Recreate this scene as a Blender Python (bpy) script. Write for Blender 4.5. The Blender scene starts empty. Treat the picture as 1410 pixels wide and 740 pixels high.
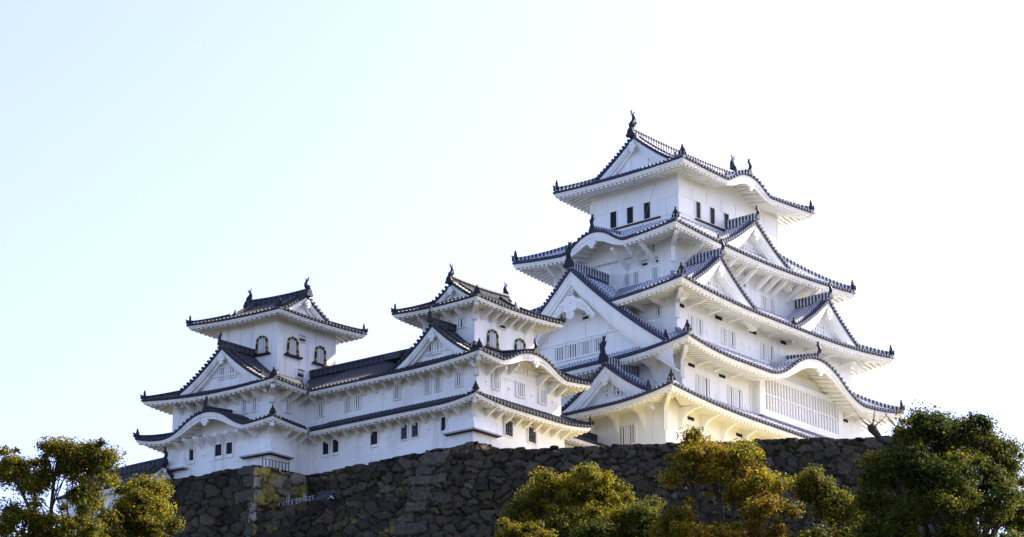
import bpy, math, random
import numpy as np
from mathutils import Vector
random.seed(7); rng=np.random.default_rng(11)
R=math.radians
scene=bpy.context.scene
C=scene.collection
# ------------------------------------------------------------------ camera, sky, sun, exposure
cam_d=bpy.data.cameras.new('camera'); cam=bpy.data.objects.new('camera',cam_d); C.objects.link(cam)
scene.camera=cam
CAM=(-199.065,-152.286,-90.19)
VIEW_AZ,PITCH=40.5363,18.465
cam.location=CAM
cam.rotation_euler=(R(90+PITCH),0,R(VIEW_AZ-90))
cam_d.sensor_width=36; cam_d.lens=4464.2/1410*36
cam_d.clip_start=1; cam_d.clip_end=9000
SUN_AZ,SUN_EL=-17.0,40.0          # degrees: azimuth counter-clockwise from +X
world=bpy.data.worlds.new('World'); scene.world=world; world.use_nodes=True
wn=world.node_tree.nodes; wl=world.node_tree.links
bg=wn['Background']; sky=wn.new('ShaderNodeTexSky'); sky.sky_type='NISHITA'
sky.sun_disc=False; sky.sun_elevation=R(SUN_EL); sky.sun_rotation=R(90-SUN_AZ)
sky.altitude=0; sky.air_density=0.30; sky.dust_density=1.2; sky.ozone_density=2.2
wb=wn.new('ShaderNodeMix'); wb.data_type='RGBA'; wb.blend_type='MULTIPLY'; wb.inputs[0].default_value=1; wb.inputs[7].default_value=(1.10,.96,.95,1)   # white balance of the sky
wl.new(sky.outputs[0],wb.inputs[6]); wl.new(wb.outputs[2],bg.inputs[0]); bg.inputs[1].default_value=0.15
sd=bpy.data.lights.new('sun','SUN'); sd.energy=3.0; sd.angle=R(0.55); sd.color=(1,.92,.72)
sun=bpy.data.objects.new('sun',sd); C.objects.link(sun)
sdir=Vector((math.cos(R(SUN_EL))*math.cos(R(SUN_AZ)),math.cos(R(SUN_EL))*math.sin(R(SUN_AZ)),math.sin(R(SUN_EL))))
sun.rotation_euler=sdir.to_track_quat('Z','Y').to_euler(); sun.location=(80,-120,80)
vs=scene.view_settings; vs.view_transform='Standard'; vs.look='None'; vs.gamma=1; vs.use_curve_mapping=False
vs.exposure=2.33
# ------------------------------------------------------------------ materials
def newmat(name):
    m=bpy.data.materials.new(name); m.use_nodes=True
    return m,m.node_tree.nodes,m.node_tree.links,m.node_tree.nodes['Principled BSDF']
def ramp(n,stops):
    r=n.new('ShaderNodeValToRGB'); e=r.color_ramp.elements
    while len(e)<len(stops): e.new(.5)
    for k,(p,c) in enumerate(stops): e[k].position=p; e[k].color=(*c,1)
    return r
def coords(n): return n.new('ShaderNodeTexCoord').outputs['Object']
def noise(n,l,co,scale,detail=4,rough=.55):
    t=n.new('ShaderNodeTexNoise'); t.inputs['Scale'].default_value=scale; t.inputs['Detail'].default_value=detail; t.inputs['Roughness'].default_value=rough
    l.new(co,t.inputs['Vector']); return t.outputs['Fac']
def mapping(n,l,co,sc):
    m=n.new('ShaderNodeMapping'); m.inputs['Scale'].default_value=sc; l.new(co,m.inputs['Vector']); return m.outputs[0]
def bump(n,l,b,h,st,dist=.05):
    q=n.new('ShaderNodeBump'); q.inputs['Strength'].default_value=st; q.inputs['Distance'].default_value=dist
    l.new(h,q.inputs['Height']); l.new(q.outputs[0],b.inputs['Normal'])
def mixc(n,l,f,a,b,mode='MIX'):
    m=n.new('ShaderNodeMix'); m.data_type='RGBA'; m.blend_type=mode
    for s,i in ((f,0),(a,6),(b,7)):
        if hasattr(s,'is_output'): l.new(s,m.inputs[i])
        elif i==0: m.inputs[0].default_value=s
        else: m.inputs[i].default_value=(*s,1)
    return m.outputs[2]
def flat(name,col,rough=.6,var=.25,scale=3,metal=0):
    m,n,l,b=newmat(name); co=coords(n); f=noise(n,l,co,scale)
    r=ramp(n,[(.3,tuple(c*(1-var) for c in col)),(.7,tuple(min(1,c*(1+var)) for c in col))]); l.new(f,r.inputs[0]); l.new(r.outputs[0],b.inputs['Base Color'])
    b.inputs['Roughness'].default_value=max(rough,.6); b.inputs['Specular IOR Level'].default_value=.18
    return m
def plaster(name,c0,c1,streak):
    m,n,l,b=newmat(name); co=coords(n)
    f=noise(n,l,co,.35,5,.6); r=ramp(n,[(.3,c0),(.65,c1)]); l.new(f,r.inputs[0])
    s=noise(n,l,mapping(n,l,co,(1.6,1.6,.18)),1.1,6,.65); rs=ramp(n,[(.52,(1,1,1)),(.76,(1-streak,1-streak,1-streak*.8))]); l.new(s,rs.inputs[0])
    c=mixc(n,l,1.0,r.outputs[0],rs.outputs[0],'MULTIPLY')
    p=noise(n,l,co,7,3,.7); rp=ramp(n,[(.72,(1,1,1)),(.8,(1-streak*1.5,)*3)]); l.new(p,rp.inputs[0])
    c=mixc(n,l,1.0,c,rp.outputs[0],'MULTIPLY')
    l.new(c,b.inputs['Base Color']); b.inputs['Roughness'].default_value=.75
    bump(n,l,b,noise(n,l,co,9,4),.12,.02)
    return m
M={}
M['plaster']=plaster('white_plaster',(.82,.815,.76),(.86,.855,.80),.16)
M['plaster_old']=plaster('weathered_plaster',(.68,.675,.64),(.82,.815,.775),.34)
def tile(name,dark,joint,frac,period,rough=.45):
    # round tiles: dark clay with pale plaster at the joints, run = metres along the roll
    m,n,l,b=newmat(name)
    at=n.new('ShaderNodeAttribute'); at.attribute_name='run'
    d=n.new('ShaderNodeMath'); d.operation='DIVIDE'; d.inputs[1].default_value=period; l.new(at.outputs['Fac'],d.inputs[0])
    fr=n.new('ShaderNodeMath'); fr.operation='FRACT'; l.new(d.outputs[0],fr.inputs[0])
    co=coords(n); nz=noise(n,l,co,2.2,4,.7)
    wob=n.new('ShaderNodeMath'); wob.operation='MULTIPLY_ADD'; wob.inputs[1].default_value=.5; wob.inputs[2].default_value=frac-.25; l.new(nz,wob.inputs[0])
    lt=n.new('ShaderNodeMath'); lt.operation='LESS_THAN'; l.new(fr.outputs[0],lt.inputs[0]); l.new(wob.outputs[0],lt.inputs[1])
    r=ramp(n,[(.3,tuple(c*.65 for c in dark)),(.7,tuple(c*1.5 for c in dark))]); l.new(noise(n,l,co,5,3),r.inputs[0])
    c=mixc(n,l,lt.outputs[0],r.outputs[0],joint)
    l.new(c,b.inputs['Base Color']); b.inputs['Roughness'].default_value=.7; b.inputs['Specular IOR Level'].default_value=.25
    return m
M['roll']=tile('plastered_round_tile',(.15,.16,.215),(.66,.67,.72),.70,.36)
M['pan']=tile('plastered_pan_tile',(.11,.12,.18),(.46,.48,.55),.42,.36)
M['ridge']=tile('plastered_ridge_tile',(.05,.055,.08),(.58,.59,.63),.38,.34)
M['roll_old']=tile('weathered_round_tile',(.040,.042,.055),(.085,.088,.10),.30,.36)
M['pan_old']=tile('weathered_pan_tile',(.028,.03,.04),(.045,.047,.055),.25,.36)
M['ridge_old']=tile('weathered_ridge_tile',(.026,.028,.037),(.06,.06,.065),.28,.5)
M['edge']=flat('eave_edge_tile',(.05,.054,.075),.4,.3)
M['edge_old']=flat('weathered_eave_tile',(.034,.036,.045),.42,.3)
M['disc']=flat('tile_end',(.055,.06,.10),.4,.35,6)
M['orn']=flat('black_ridge_clay',(.022,.024,.034),.5,.4,4)
M['dark']=flat('dark_opening',(.012,.012,.015),.6,.3)
M['shut']=flat('grey_shutter',(.30,.31,.33),.7,.15)
M['sill']=flat('brown_sill',(.06,.028,.024),.6,.3)
M['lacquer']=flat('black_lacquer',(.012,.011,.010),.35,.3)
M['gold']=flat('gilt_metal',(.36,.28,.025),.4,.2)
M['iron']=flat('grey_iron',(.10,.10,.11),.5,.2)
M['bark']=flat('bark',(.045,.036,.028),.9,.4,6)
M['wire']=flat('cable',(.16,.16,.17),.6,.1)
def attr_mat(name,rough,bs,bd,scale,spec=.3,trans=0,var=(.7,1.3)):
    m,n,l,b=newmat(name); at=n.new('ShaderNodeAttribute'); at.attribute_name='Col'
    co=coords(n)
    f=noise(n,l,co,scale,6,.65); r=ramp(n,[(.28,(var[0],)*3),(.72,(var[1],)*3)]); l.new(f,r.inputs[0])
    c=mixc(n,l,1.0,at.outputs['Color'],r.outputs[0],'MULTIPLY')
    l.new(c,b.inputs['Base Color']); b.inputs['Roughness'].default_value=rough; b.inputs['Specular IOR Level'].default_value=spec
    if bs: bump(n,l,b,noise(n,l,co,scale*2.5,6,.7),bs,bd)
    if trans:
        t=n.new('ShaderNodeBsdfTranslucent'); l.new(c,t.inputs['Color'])
        mx=n.new('ShaderNodeMixShader'); mx.inputs[0].default_value=trans
        l.new(b.outputs[0],mx.inputs[1]); l.new(t.outputs[0],mx.inputs[2]); l.new(mx.outputs[0],n['Material Output'].inputs[0])
    return m
M['stone']=attr_mat('rough_stone',.92,.9,.08,1.6,.15)
M['leaf']=attr_mat('leaves',.62,0,0,.8,.12,.5,(.75,1.25))
def ground_mat():
    m,n,l,b=newmat('ground'); co=coords(n); f=noise(n,l,co,.12,8,.65)
    r=ramp(n,[(.3,(.03,.035,.016)),(.55,(.055,.05,.028)),(.75,(.09,.075,.05))]); l.new(f,r.inputs[0]); l.new(r.outputs[0],b.inputs['Base Color'])
    b.inputs['Roughness'].default_value=.95; bump(n,l,b,noise(n,l,co,2,6),.6,.2)
    return m
M['ground']=ground_mat()
#('terrace_gravel',(.28,.25,.20),.95,.2,1.2)
M['gravel']=flat('pale_gravel',(.50,.425,.21),.95,.15,1.2)
# ------------------------------------------------------------------ mesh builder
class MB:
    def __init__(s): s.v=[]; s.f=[]; s.m=[]; s.a=[]; s.n=0; s.mats=[]
    def mi(s,k):
        if k not in s.mats: s.mats.append(k)
        return s.mats.index(k)
    def add(s,vs,fs,mat,run=None):
        vs=np.asarray(vs,float).reshape(-1,3); o=s.n; s.v.append(vs); s.n+=len(vs)
        s.a.append(np.zeros(len(vs)) if run is None else np.asarray(run,float))
        i=s.mi(mat)
        for f in fs: s.f.append([o+q for q in f]); s.m.append(i)
    def grid(s,P,mat,run=None):
        P=np.asarray(P,float); a,b=P.shape[:2]
        fs=[(i*b+j,i*b+j+1,(i+1)*b+j+1,(i+1)*b+j) for i in range(a-1) for j in range(b-1)]
        s.add(P.reshape(-1,3),fs,mat,None if run is None else np.asarray(run).reshape(-1))
    def obox(s,c,ax,ay,az,mat):
        # box of centre c and half vectors
        c,ax,ay,az=[np.asarray(q,float) for q in (c,ax,ay,az)]
        v=[c+i*ax+j*ay+k*az for k in(-1,1) for j in(-1,1) for i in(-1,1)]
        s.add(v,[(0,2,3,1),(4,5,7,6),(0,1,5,4),(2,6,7,3),(0,4,6,2),(1,3,7,5)],mat)
    def box(s,x0,x1,y0,y1,z0,z1,mat):
        s.obox(((x0+x1)/2,(y0+y1)/2,(z0+z1)/2),((x1-x0)/2,0,0),(0,(y1-y0)/2,0),(0,0,(z1-z0)/2),mat)
    def prism(s,poly,ext,mat):
        # poly: 3-D loop, ext: extrusion vector
        p=np.asarray(poly,float); n=len(p); e=np.asarray(ext,float)
        s.add(np.vstack([p,p+e]),[tuple(range(n))[::-1],tuple(range(n,2*n))]+[(i,(i+1)%n,n+(i+1)%n,n+i) for i in range(n)],mat)
    def sweep(s,path,sec,side,up,mat,run=None,caps=False,scale=None,closed=False):
        path=np.asarray(path,float); sec=np.asarray(sec,float); k=len(sec)
        side=np.broadcast_to(np.asarray(side,float),path.shape); up=np.broadcast_to(np.asarray(up,float),path.shape)
        sc=np.ones(len(path)) if scale is None else np.asarray(scale,float)
        P=path[:,None,:]+sc[:,None,None]*(sec[None,:,0,None]*side[:,None,:]+sec[None,:,1,None]*up[:,None,:])
        d=np.concatenate([[0],np.cumsum(np.linalg.norm(np.diff(path,axis=0),axis=1))]) if run is None else run
        if closed: P=np.concatenate([P,P[:,:1]],axis=1); k+=1
        s.grid(P,mat,np.repeat(d[:,None],k,axis=1))
        if caps:
            s.add(P[0],[tuple(range(k))],mat); s.add(P[-1],[tuple(range(k))[::-1]],mat)
    def tube(s,path,rad,mat,seg=6):
        path=np.asarray(path,float); t=np.gradient(path,axis=0); t/=np.linalg.norm(t,axis=1)[:,None]+1e-9
        ref=np.array([0.,0,1]) if abs(t[:,2]).mean()<.8 else np.array([1.,0,0])
        sd=np.cross(t,ref); sd/=np.linalg.norm(sd,axis=1)[:,None]+1e-9; up=np.cross(sd,t)
        an=np.linspace(0,2*np.pi,seg,endpoint=False); sec=np.c_[np.cos(an),np.sin(an)]
        s.sweep(path,sec,sd,up,mat,scale=np.broadcast_to(rad,(len(path),)),closed=True,caps=True)
    def build(s,name,parent=None,F=None,smooth=False):
        V=np.concatenate(s.v)
        if F is not None:
            O,ex,ey=F; X=V[:,0].copy(); Y=V[:,1].copy()
            V[:,0]=O[0]+X*ex[0]+Y*ey[0]; V[:,1]=O[1]+X*ex[1]+Y*ey[1]
        w=np.zeros(3); p=parent
        while p is not None: w+=np.array(p.location); p=p.parent
        V=V-w
        me=bpy.data.meshes.new(name); me.from_pydata(V.tolist(),[],s.f)
        for k in s.mats: me.materials.append(M[k])
        me.polygons.foreach_set('material_index',s.m)
        at=me.attributes.new('run','FLOAT','POINT'); at.data.foreach_set('value',np.concatenate(s.a))
        if smooth: me.polygons.foreach_set('use_smooth',[True]*len(me.polygons))
        me.update()
        o=bpy.data.objects.new(name,me); C.objects.link(o)
        if parent is not None: o.parent=parent
        return o
def thing(name,label,cat,loc,group=None):
    o=bpy.data.objects.new(name,None); C.objects.link(o); o.location=loc; o['label']=label; o['category']=cat
    if group: o['group']=group
    o.empty_display_size=.5
    return o
def tag(o,label,cat,group=None,kind=None):
    if label: o['label']=label; o['category']=cat
    if group: o['group']=group
    if kind: o['kind']=kind
    return o
def unit(a): return (math.cos(R(a)),math.sin(R(a)))
FM=((0.,0.),unit(0),unit(90)); FW=((-29.0,-3.74),unit(-1.5),unit(94.)); FI=((-33.58,12.74),unit(-2.),unit(99.))
def wpt(F,x,y,z): return (F[0][0]+x*F[1][0]+y*F[2][0],F[0][1]+x*F[1][1]+y*F[2][1],z)
Z=np.array([0.,0,1.])
NEW=dict(roll='roll',pan='pan',ridge='ridge',edge='edge',pl='plaster',s=1.0)
OLD=dict(roll='roll_old',pan='pan_old',ridge='ridge_old',edge='edge_old',pl='plaster_old',s=.74)
# ------------------------------------------------------------------ ridge ornaments
def onigawara(parent,F,p,d,s=1.0,kind='knob'):
    # demon tile: shouldered plate across the ridge end with a finial on top; d = local direction it faces
    mb=MB(); d=np.array([d[0],d[1],0.]); d/=np.linalg.norm(d); q=np.array([-d[1],d[0],0.]); p=np.array(p,float)
    if kind=='bird': s*=.78
    out=[(-.42,-.12),(.42,-.12),(.46,.08),(.34,.16),(.30,.42),(.20,.56),(.16,.62),(-.16,.62),(-.20,.56),(-.30,.42),(-.34,.16),(-.46,.08)]
    mb.prism([p+s*(a*q+b*Z)-d*.14*s for a,b in out],d*.28*s,'orn')
    an=np.linspace(0,2*np.pi,10)
    for (zc,r) in ((.74,.17),(.98,.12)):
        prof=[(.5,-.9),(.95,-.35),(1,.1),(.7,.7),(.05,1.0)]
        P=np.array([[p+Z*s*(zc+r*h)+s*r*k*(math.cos(a)*q+math.sin(a)*d) for a in an] for k,h in prof]); mb.grid(P,'orn')
    if kind=='bird':
        mb.tube([p+s*(Z*.6),p+s*(Z*1.0+d*.14),p+s*(Z*1.35+d*.02),p+s*(Z*1.7-d*.10),p+s*(Z*2.0+d*.06)],np.array([.20,.22,.17,.10,.03])*s,'orn',7); mb.prism([p+s*(Z*a+d*b-q*.04) for a,b in ((1.25,-.05),(1.6,-.42),(1.62,-.2),(2.1,-.34),(1.85,0),(1.5,.1))],q*.08*s,'orn')
        for sg in(-1,1): mb.prism([p+s*(Z*1.05+q*sg*.06),p+s*(Z*1.55+q*sg*.42),p+s*(Z*1.0+q*sg*.2),p+s*(Z*.8+q*sg*.12)],d*.07*s,'orn')
    return mb.build('ridge_ornament',parent,F)
def shachi(parent,F,p,d,s=1.0):
    # fish with head down on the ridge and tail up; d = direction its head looks (outwards along the ridge)
    mb=MB(); d=np.array([d[0],d[1],0.]); d/=np.linalg.norm(d); q=np.array([-d[1],d[0],0.]); p=np.array(p,float)
    mb.obox(p+Z*s*.12,d*.42*s,q*.26*s,Z*.2*s,'orn')
    path=[(.34,.28),(.30,.52),(.12,.82),(-.06,1.12),(-.08,1.42),(.02,1.70),(.16,1.95)]
    rad=[.30,.40,.38,.31,.24,.17,.10]
    mb.tube([p+s*(d*a+Z*b) for a,b in path],np.array(rad)*s,'orn',8)
    def fin(pts,th=.05): mb.prism([p+s*(d*a+Z*b)-q*th*s for a,b in pts],q*2*th*s,'orn')
    fin([(.10,1.85),(.18,2.02),(.40,2.42),(.28,2.05),(.55,2.18),(.34,1.92),(.58,1.82),(.26,1.76)])   # tail
    fin([(.0,1.90),(-.02,2.15),(-.26,2.36),(-.14,2.06),(-.12,1.8)])
    fin([(-.05,.62),(-.34,.80),(-.22,.94),(-.42,1.16),(-.26,1.2),(-.34,1.42),(-.06,1.40),(-.2,1.1)])  # dorsal spines
    fin([(.48,.5),(.66,.72),(.52,.70),(.5,.95),(.36,.84)])
    for sg in(-1,1):
        mb.prism([p+s*(d*.2+Z*.6+q*sg*.24),p+s*(d*.12+Z*.92+q*sg*.52),p+s*(d*.0+Z*.72+q*sg*.5),p+s*(d*.04+Z*.56+q*sg*.26)],d*.06*s,'orn')
    return mb.build('fish_finial',parent,F)
SEC_ROLL=[(-1,-.3),(-.85,.35),(-.4,.85),(.4,.85),(.85,.35),(1,-.3)]
SEC_RIDGE=[(-.5,-.3),(-.5,.55),(-.62,.58),(-.42,.95),(.42,.95),(.62,.58),(.5,.55),(.5,-.3)]
def ridge_sweep(mb,path,w,h,mat,side=None):
    path=np.asarray(path,float); t=path[-1]-path[0]; t[2]=0; t/=np.linalg.norm(t)
    sd=np.array([-t[1],t[0],0.]) if side is None else np.asarray(side,float)
    sec=[(a*w,b*h) for a,b in SEC_RIDGE]; mb.sweep(path,sec,sd,Z,mat,caps=True)
# ------------------------------------------------------------------ one side of a roof
def bell(w):
    w=np.clip(np.abs(w),0,1); return np.where(w<.5,1-2.0*w*w*1.0,2.0*(1-w)**2)
def kara(c,hw,hh):
    # karahafu: convex crest flowing into concave flanks
    return lambda e: hh*bell((np.asarray(e,float)-c)/hw)
def roof_side(mt,me,st,A,dv,nv,L,Dn,mA,mB,z0,H,k,lift,ov,bump=None,dmax=None,ga=None,gb=None,Rn=2.3,sp=.40,liftA=1,liftB=1,gcut=None):
    s=st['s']; A=np.array([*A,0.]); dv=np.array([*dv,0.]); nv=np.array([*nv,0.]); dmax=Dn if dmax is None else dmax
    ra,rb=mA/Dn,mB/Dn
    def zf(e,d):
        e=np.asarray(e,float); d=np.asarray(d,float); t=d/Dn
        z=z0+H*(k*t+(1-k)*t*t)+0*e
        if mA>0: z=z+liftA*lift*np.clip(1-e/mA/Rn,0,1)**2*np.clip(1-t,0,1)
        if mB>0: z=z+liftB*lift*np.clip(1-(L-e)/mB/Rn,0,1)**2*np.clip(1-t,0,1)
        if bump is not None:
            b=bump(e); z=np.where(b>.01,np.maximum(z,z0+b+.06*d),z)
        return z
    def emin(d):
        v=ra*np.asarray(d,float); return v if ga is None else np.where(v>ga,gcut if gcut is not None else ga,v)
    def emax(d):
        v=rb*np.asarray(d,float); return L-(v if gb is None else np.where(v>gb,gcut if gcut is not None else gb,v))
    def pt(e,d,dz=0): 
        e,d=np.broadcast_arrays(np.asarray(e,float),np.asarray(d,float)); return A+e[...,None]*dv+d[...,None]*nv+(zf(e,d)+dz)[...,None]*Z
    ne=max(12,int(L/.35)); nd=max(6,int(dmax/.5)); dd=np.linspace(0,dmax,nd+1)
    if ga is not None: dd=np.sort(np.concatenate([dd,[ga/max(ra,1e-6)-1e-3,ga/max(ra,1e-6)+1e-3]]))
    Pg=[];run=[]
    for d in dd:
        e=np.linspace(emin(d),emax(d),ne+1); Pg.append(pt(e,d)); run.append(np.full(ne+1,d))
    mt.grid(Pg,st['pan'],run)
    # tile rolls
    n=int(L/(sp)); e0=(L-n*sp)/2+sp/2; r=.095*(.85 if s<1 else 1)
    ds=np.linspace(0,dmax,max(8,int(dmax/.35))+1)
    for i in range(n):
        e=e0+i*sp; ok=(emin(ds)<=e+.02)&(emax(ds)>=e-.02)
        if not ok.any(): continue
        i0=int(np.argmax(ok)); j=i0+(int(np.argmin(ok[i0:])) if not ok[i0:].all() else len(ds)-i0)
        if j-i0<2: continue
        jit=random.random()*.4
        P=pt(e,ds[i0:j],.02)
        if i0==0: P[0]-=nv*.06
        mt.sweep(P,[(a*r,b*r) for a,b in SEC_ROLL],dv,Z,st['roll'],run=ds[i0:j]*1.05+jit)
        if i0: continue
        mt.sweep(pt(np.full(2,e),np.array([0,.30]),.02)-np.array([nv*.065,nv*0]),[(a*r*1.12,b*r*1.12) for a,b in SEC_ROLL],dv,Z,st['edge'])
        # round end tile hanging at the eave
        a_=np.linspace(0,2*np.pi,9)[:-1]; c=P[0]-nv*.02; rr=r*1.22
        mt.prism([c+rr*(math.cos(q)*dv+math.sin(q)*Z) for q in a_],nv*.08,'disc' if s==1 else 'edge_old')
    # eave edge, white boards, rafters, soffit
    def es(d,m=None): return np.linspace(ra*d,L-rb*d,max(14,int(L/.3)) if m is None else m)
    def strip(d0,z0_,d1,z1_,mat,zz=None):
        e0_=es(d0); e1_=es(d1); b0=0; 
        w=0 if bump is None else np.clip(bump(e0_)/max(bump(np.linspace(0,L,50)))*1.6,0,1)
        f=lambda q:(q(w) if callable(q) else q)
        Z0=zf(e0_,0)+f(z0_); Z1=zf(e1_,0)+f(z1_)
        P0=A+e0_[:,None]*dv+d0*nv+Z0[:,None]*Z; P1=A+e1_[:,None]*dv+d1*nv+Z1[:,None]*Z
        me.grid([P0,P1],mat)
    te=.13*s; hb=.30*s
    strip(0,.04,0,-te,st['edge']); strip(0,-te,.09,-te,st['edge'])
    bb=lambda w:-te-hb-.42*s*w
    strip(.09,-te,.09,lambda w:-te-hb*.55-.25*s*w,st['pl']); strip(.09,lambda w:-te-hb*.55-.25*s*w,.15,lambda w:-te-hb*.55-.25*s*w,st['pl'])
    strip(.15,lambda w:-te-hb*.55-.25*s*w,.15,bb,st['pl']); strip(.15,bb,.34,bb,st['pl']); zs=-te-hb+.05
    strip(.34,bb,.34,zs,st['pl'])
    dso=ov+.06; zr=.16*ov
    strip(.34,zs,dso,zs+zr,st['pl'])
    n=int(L/.46); e0=(L-n*.46)/2+.23; hw=.11*s; rh=.21*s
    for i in range(n):
        e=e0+i*.46; d1=dso
        lim=[dso]; 
        if ra>0: lim.append(e/ra)
        if rb>0: lim.append((L-e)/rb)
        d1=min(lim); d0=.24
        if d1<d0+.1: continue
        za=float(zf(e,0))+zs-rh/2; zb=za+zr*(d1-.34)/(dso-.34)
        c=A+e*dv+(d0+d1)/2*nv+(za+zb)/2*Z
        me.obox(c,dv*hw,nv*(d1-d0)/2+Z*(zb-za)/2,Z*rh/2,st['pl'])
    if bump is not None:   # wall panel closing the arch above the wall
        e=np.linspace(0,L,60); e=e[bump(e)>.02]
        top=zf(e,0)+zs+zr; P0=A+e[:,None]*dv+(ov-.025)*nv; 
        me.grid([P0+(np.full(len(e),z0-.6))[:,None]*Z,P0+top[:,None]*Z],st['pl'])
    return zf,pt
def pendant(parent,F,p,d,w,h,st,fancy=False):
    # gegyo: carved white board hanging under the gable apex
    mb=MB(); d=np.array([*d,0.]); q=np.array([-d[1],d[0],0.]); p=np.array(p,float)
    half=[(0,-1),(.16,-.94),(.26,-.80),(.22,-.66),(.40,-.62),(.5,-.46),(.44,-.30),(.30,-.26),(.34,-.12),(.2,0)]
    loop=half+[(-a,b) for a,b in half[::-1][:-1]] 
    mb.prism([p+q*a*w+Z*b*h for a,b in loop],d*.16,st['pl'])
    an=np.linspace(0,2*np.pi,9)[:-1]
    def boss(cx,cz,r,t=.24): mb.prism([p+q*(cx*w+r*math.cos(a))+Z*(cz*h+r*math.sin(a)) for a in an],d*t,st['pl'])
    boss(0,-.25,.13*w); boss(0,-.62,.10*w,.22)
    if fancy:
        for sg in(-1,1):
            for cx,cz,r in ((.62,-.42,.17),(.9,-.62,.16),(1.18,-.86,.15),(1.42,-1.06,.12)):
                P=[];
                for a in np.linspace(0,2*np.pi,13):
                    P.append([p+q*sg*(cx*w+r*w*k*math.cos(a))+Z*(cz*h+r*w*k*math.sin(a))+d*t for k,t in ((1,.02),(1,.16),(.55,.16),(.55,.05))])
                mb.grid(P,st['pl'])
            mb.prism([p+q*sg*a*w+Z*b*h for a,b in ((.2,-.1),(.7,-.22),(1.1,-.55),(1.55,-.98),(1.5,-1.14),(1.0,-.84),(.6,-.62),(.2,-.5))],d*.08,st['pl'])
        for k in range(6):
            a=k*math.pi/3; mb.prism([p+q*(.1*w*math.cos(a)+.075*w*math.cos(b))+Z*(.18*h+.1*w*math.sin(a)+.075*w*math.sin(b)) for b in an],d*.12,st['pl'])
    return mb.build('pendant',parent,F)
# ------------------------------------------------------------------ triangular gable
def gable(parent,F,st,o,nv,w,h,zf,depth,ped=.9,slopes=True,prof=None,sp=.40,pend=.8,fancy=False,bh=.62,qmax=1.06,zbase=None,orn='bird',ornz=1.0,sill=True,kr=.85,cv=.28):
    s=st['s']; o=np.array([*o,0.]); n=np.array([*nv,0.]); q=np.array([-n[1],n[0],0.])
    if prof is None: prof=lambda u: zf+h*((1-cv)*(1-u)+cv*np.sign(1-u)*(1-u)**2)
    mg=MB(); mr=MB(); g=MB(); mrg=MB()
    P=lambda u,sg,dn,dz: o+n*dn+q*sg*u*w+Z*(float(prof(u))+dz)
    us=np.linspace(0,qmax,22)
    arc=[0]
    for a,b in zip(us[:-1],us[1:]): arc.append(arc[-1]+math.hypot((b-a)*w,float(prof(b)-prof(a))))
    arc=np.array(arc)
    for sg in(-1,1):
        if slopes:
            mr.grid([[P(u,sg,dn,0) for u in us] for dn in np.linspace(0,depth,6)],st['pan'],[arc]*6)
            k=0; dn=.75
            while dn<depth:
                r=.095*(.85 if s<1 else 1); jit=random.random()*.3
                mr.sweep([P(u,sg,dn,.02) for u in us[1:]],[(a*r,b*r) for a,b in SEC_ROLL],n,Z,st['roll'],run=arc[1:]+jit); dn+=sp
        # verge: short rolls whose round ends face outward, dark edge strip
        L=arc[-1]; m=int(L/.34)
        for i in range(m):
            u=float(np.interp((i+.5)*L/m,arc,us)); c=P(u,sg,-.10,.07); r=.135*(.9 if s<1 else 1)
            an=np.linspace(0,2*np.pi,9)[:-1]
            mr.prism([c+r*(math.cos(a)*q+math.sin(a)*Z) for a in an],n*.62,'disc' if s==1 else 'edge_old')
        mr.grid([[P(u,sg,0,.05) for u in us],[P(u,sg,0,-.14*s) for u in us],[P(u,sg,.12,-.14*s) for u in us]],st['edge'])
        b1=-.14*s; b2=b1-bh*s; b3=b2-.3*s
        wid=lambda u:1+.25*u
        mg.grid([[P(u,sg,.10,b1) for u in us],[P(u,sg,.10,b1+(b2-b1)*.7*wid(u)) for u in us],[P(u,sg,.17,b1+(b2-b1)*.7*wid(u)) for u in us],[P(u,sg,.17,b2*wid(u)) for u in us],[P(u,sg,.36,b2*wid(u)) for u in us],[P(u,sg,.36,b3*wid(u)) for u in us],[P(u,sg,ped+.02,b3*wid(u)) for u in us]],st['pl'])
        # descending ridge a little behind the verge
        rp=[P(u,sg,.80,.10) for u in np.linspace(.05,kr,18)]
        sec=[(a*.34*s,b*.36*s) for a,b in SEC_RIDGE]
        if kr>0:
            mr.sweep(rp,sec,n,Z,st['ridge'],caps=True)
            pe=rp[-1]; onigawara(parent,F,pe+Z*.05,q*sg,.62*s)
    zb=(zf if zbase is None else zbase)
    loop=[o+n*ped+q*a*w+Z*(float(prof(abs(a)))-.2) for a in np.linspace(-1,1,31)]
    bot=[o+n*ped+q*a*w+Z*(zb-.3) for a in np.linspace(-1,1,31)]
    mg.grid([loop,bot],st['pl'])
    if sill: mg.obox(o+n*(ped-.06)+Z*(zb+.42*h if False else zb+.30*h),q*w*.62,n*.05,Z*.05,st['pl'])
    gm=mg.build('gable',parent,F)
    if slopes:
        ridge_sweep(mr,[o+n*-.05+Z*(float(prof(0))+.12),o+n*depth+Z*(float(prof(0))+.12)],.46*s,.62*s,st['ridge'])
        onigawara(gm,F,o+n*(-.12)+Z*(float(prof(0))+.25),-n[:2],1.05*s*ornz,orn)
    mr.build('gable_roof',gm,F)
    pendant(gm,F,o+n*(.14 if slopes else .0)+Z*(float(prof(0))-(.14+bh*(.95 if slopes else .7))*s-(1.05 if fancy else 0)),-n[:2],pend,pend*1.25,st,fancy)
    return gm
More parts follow.
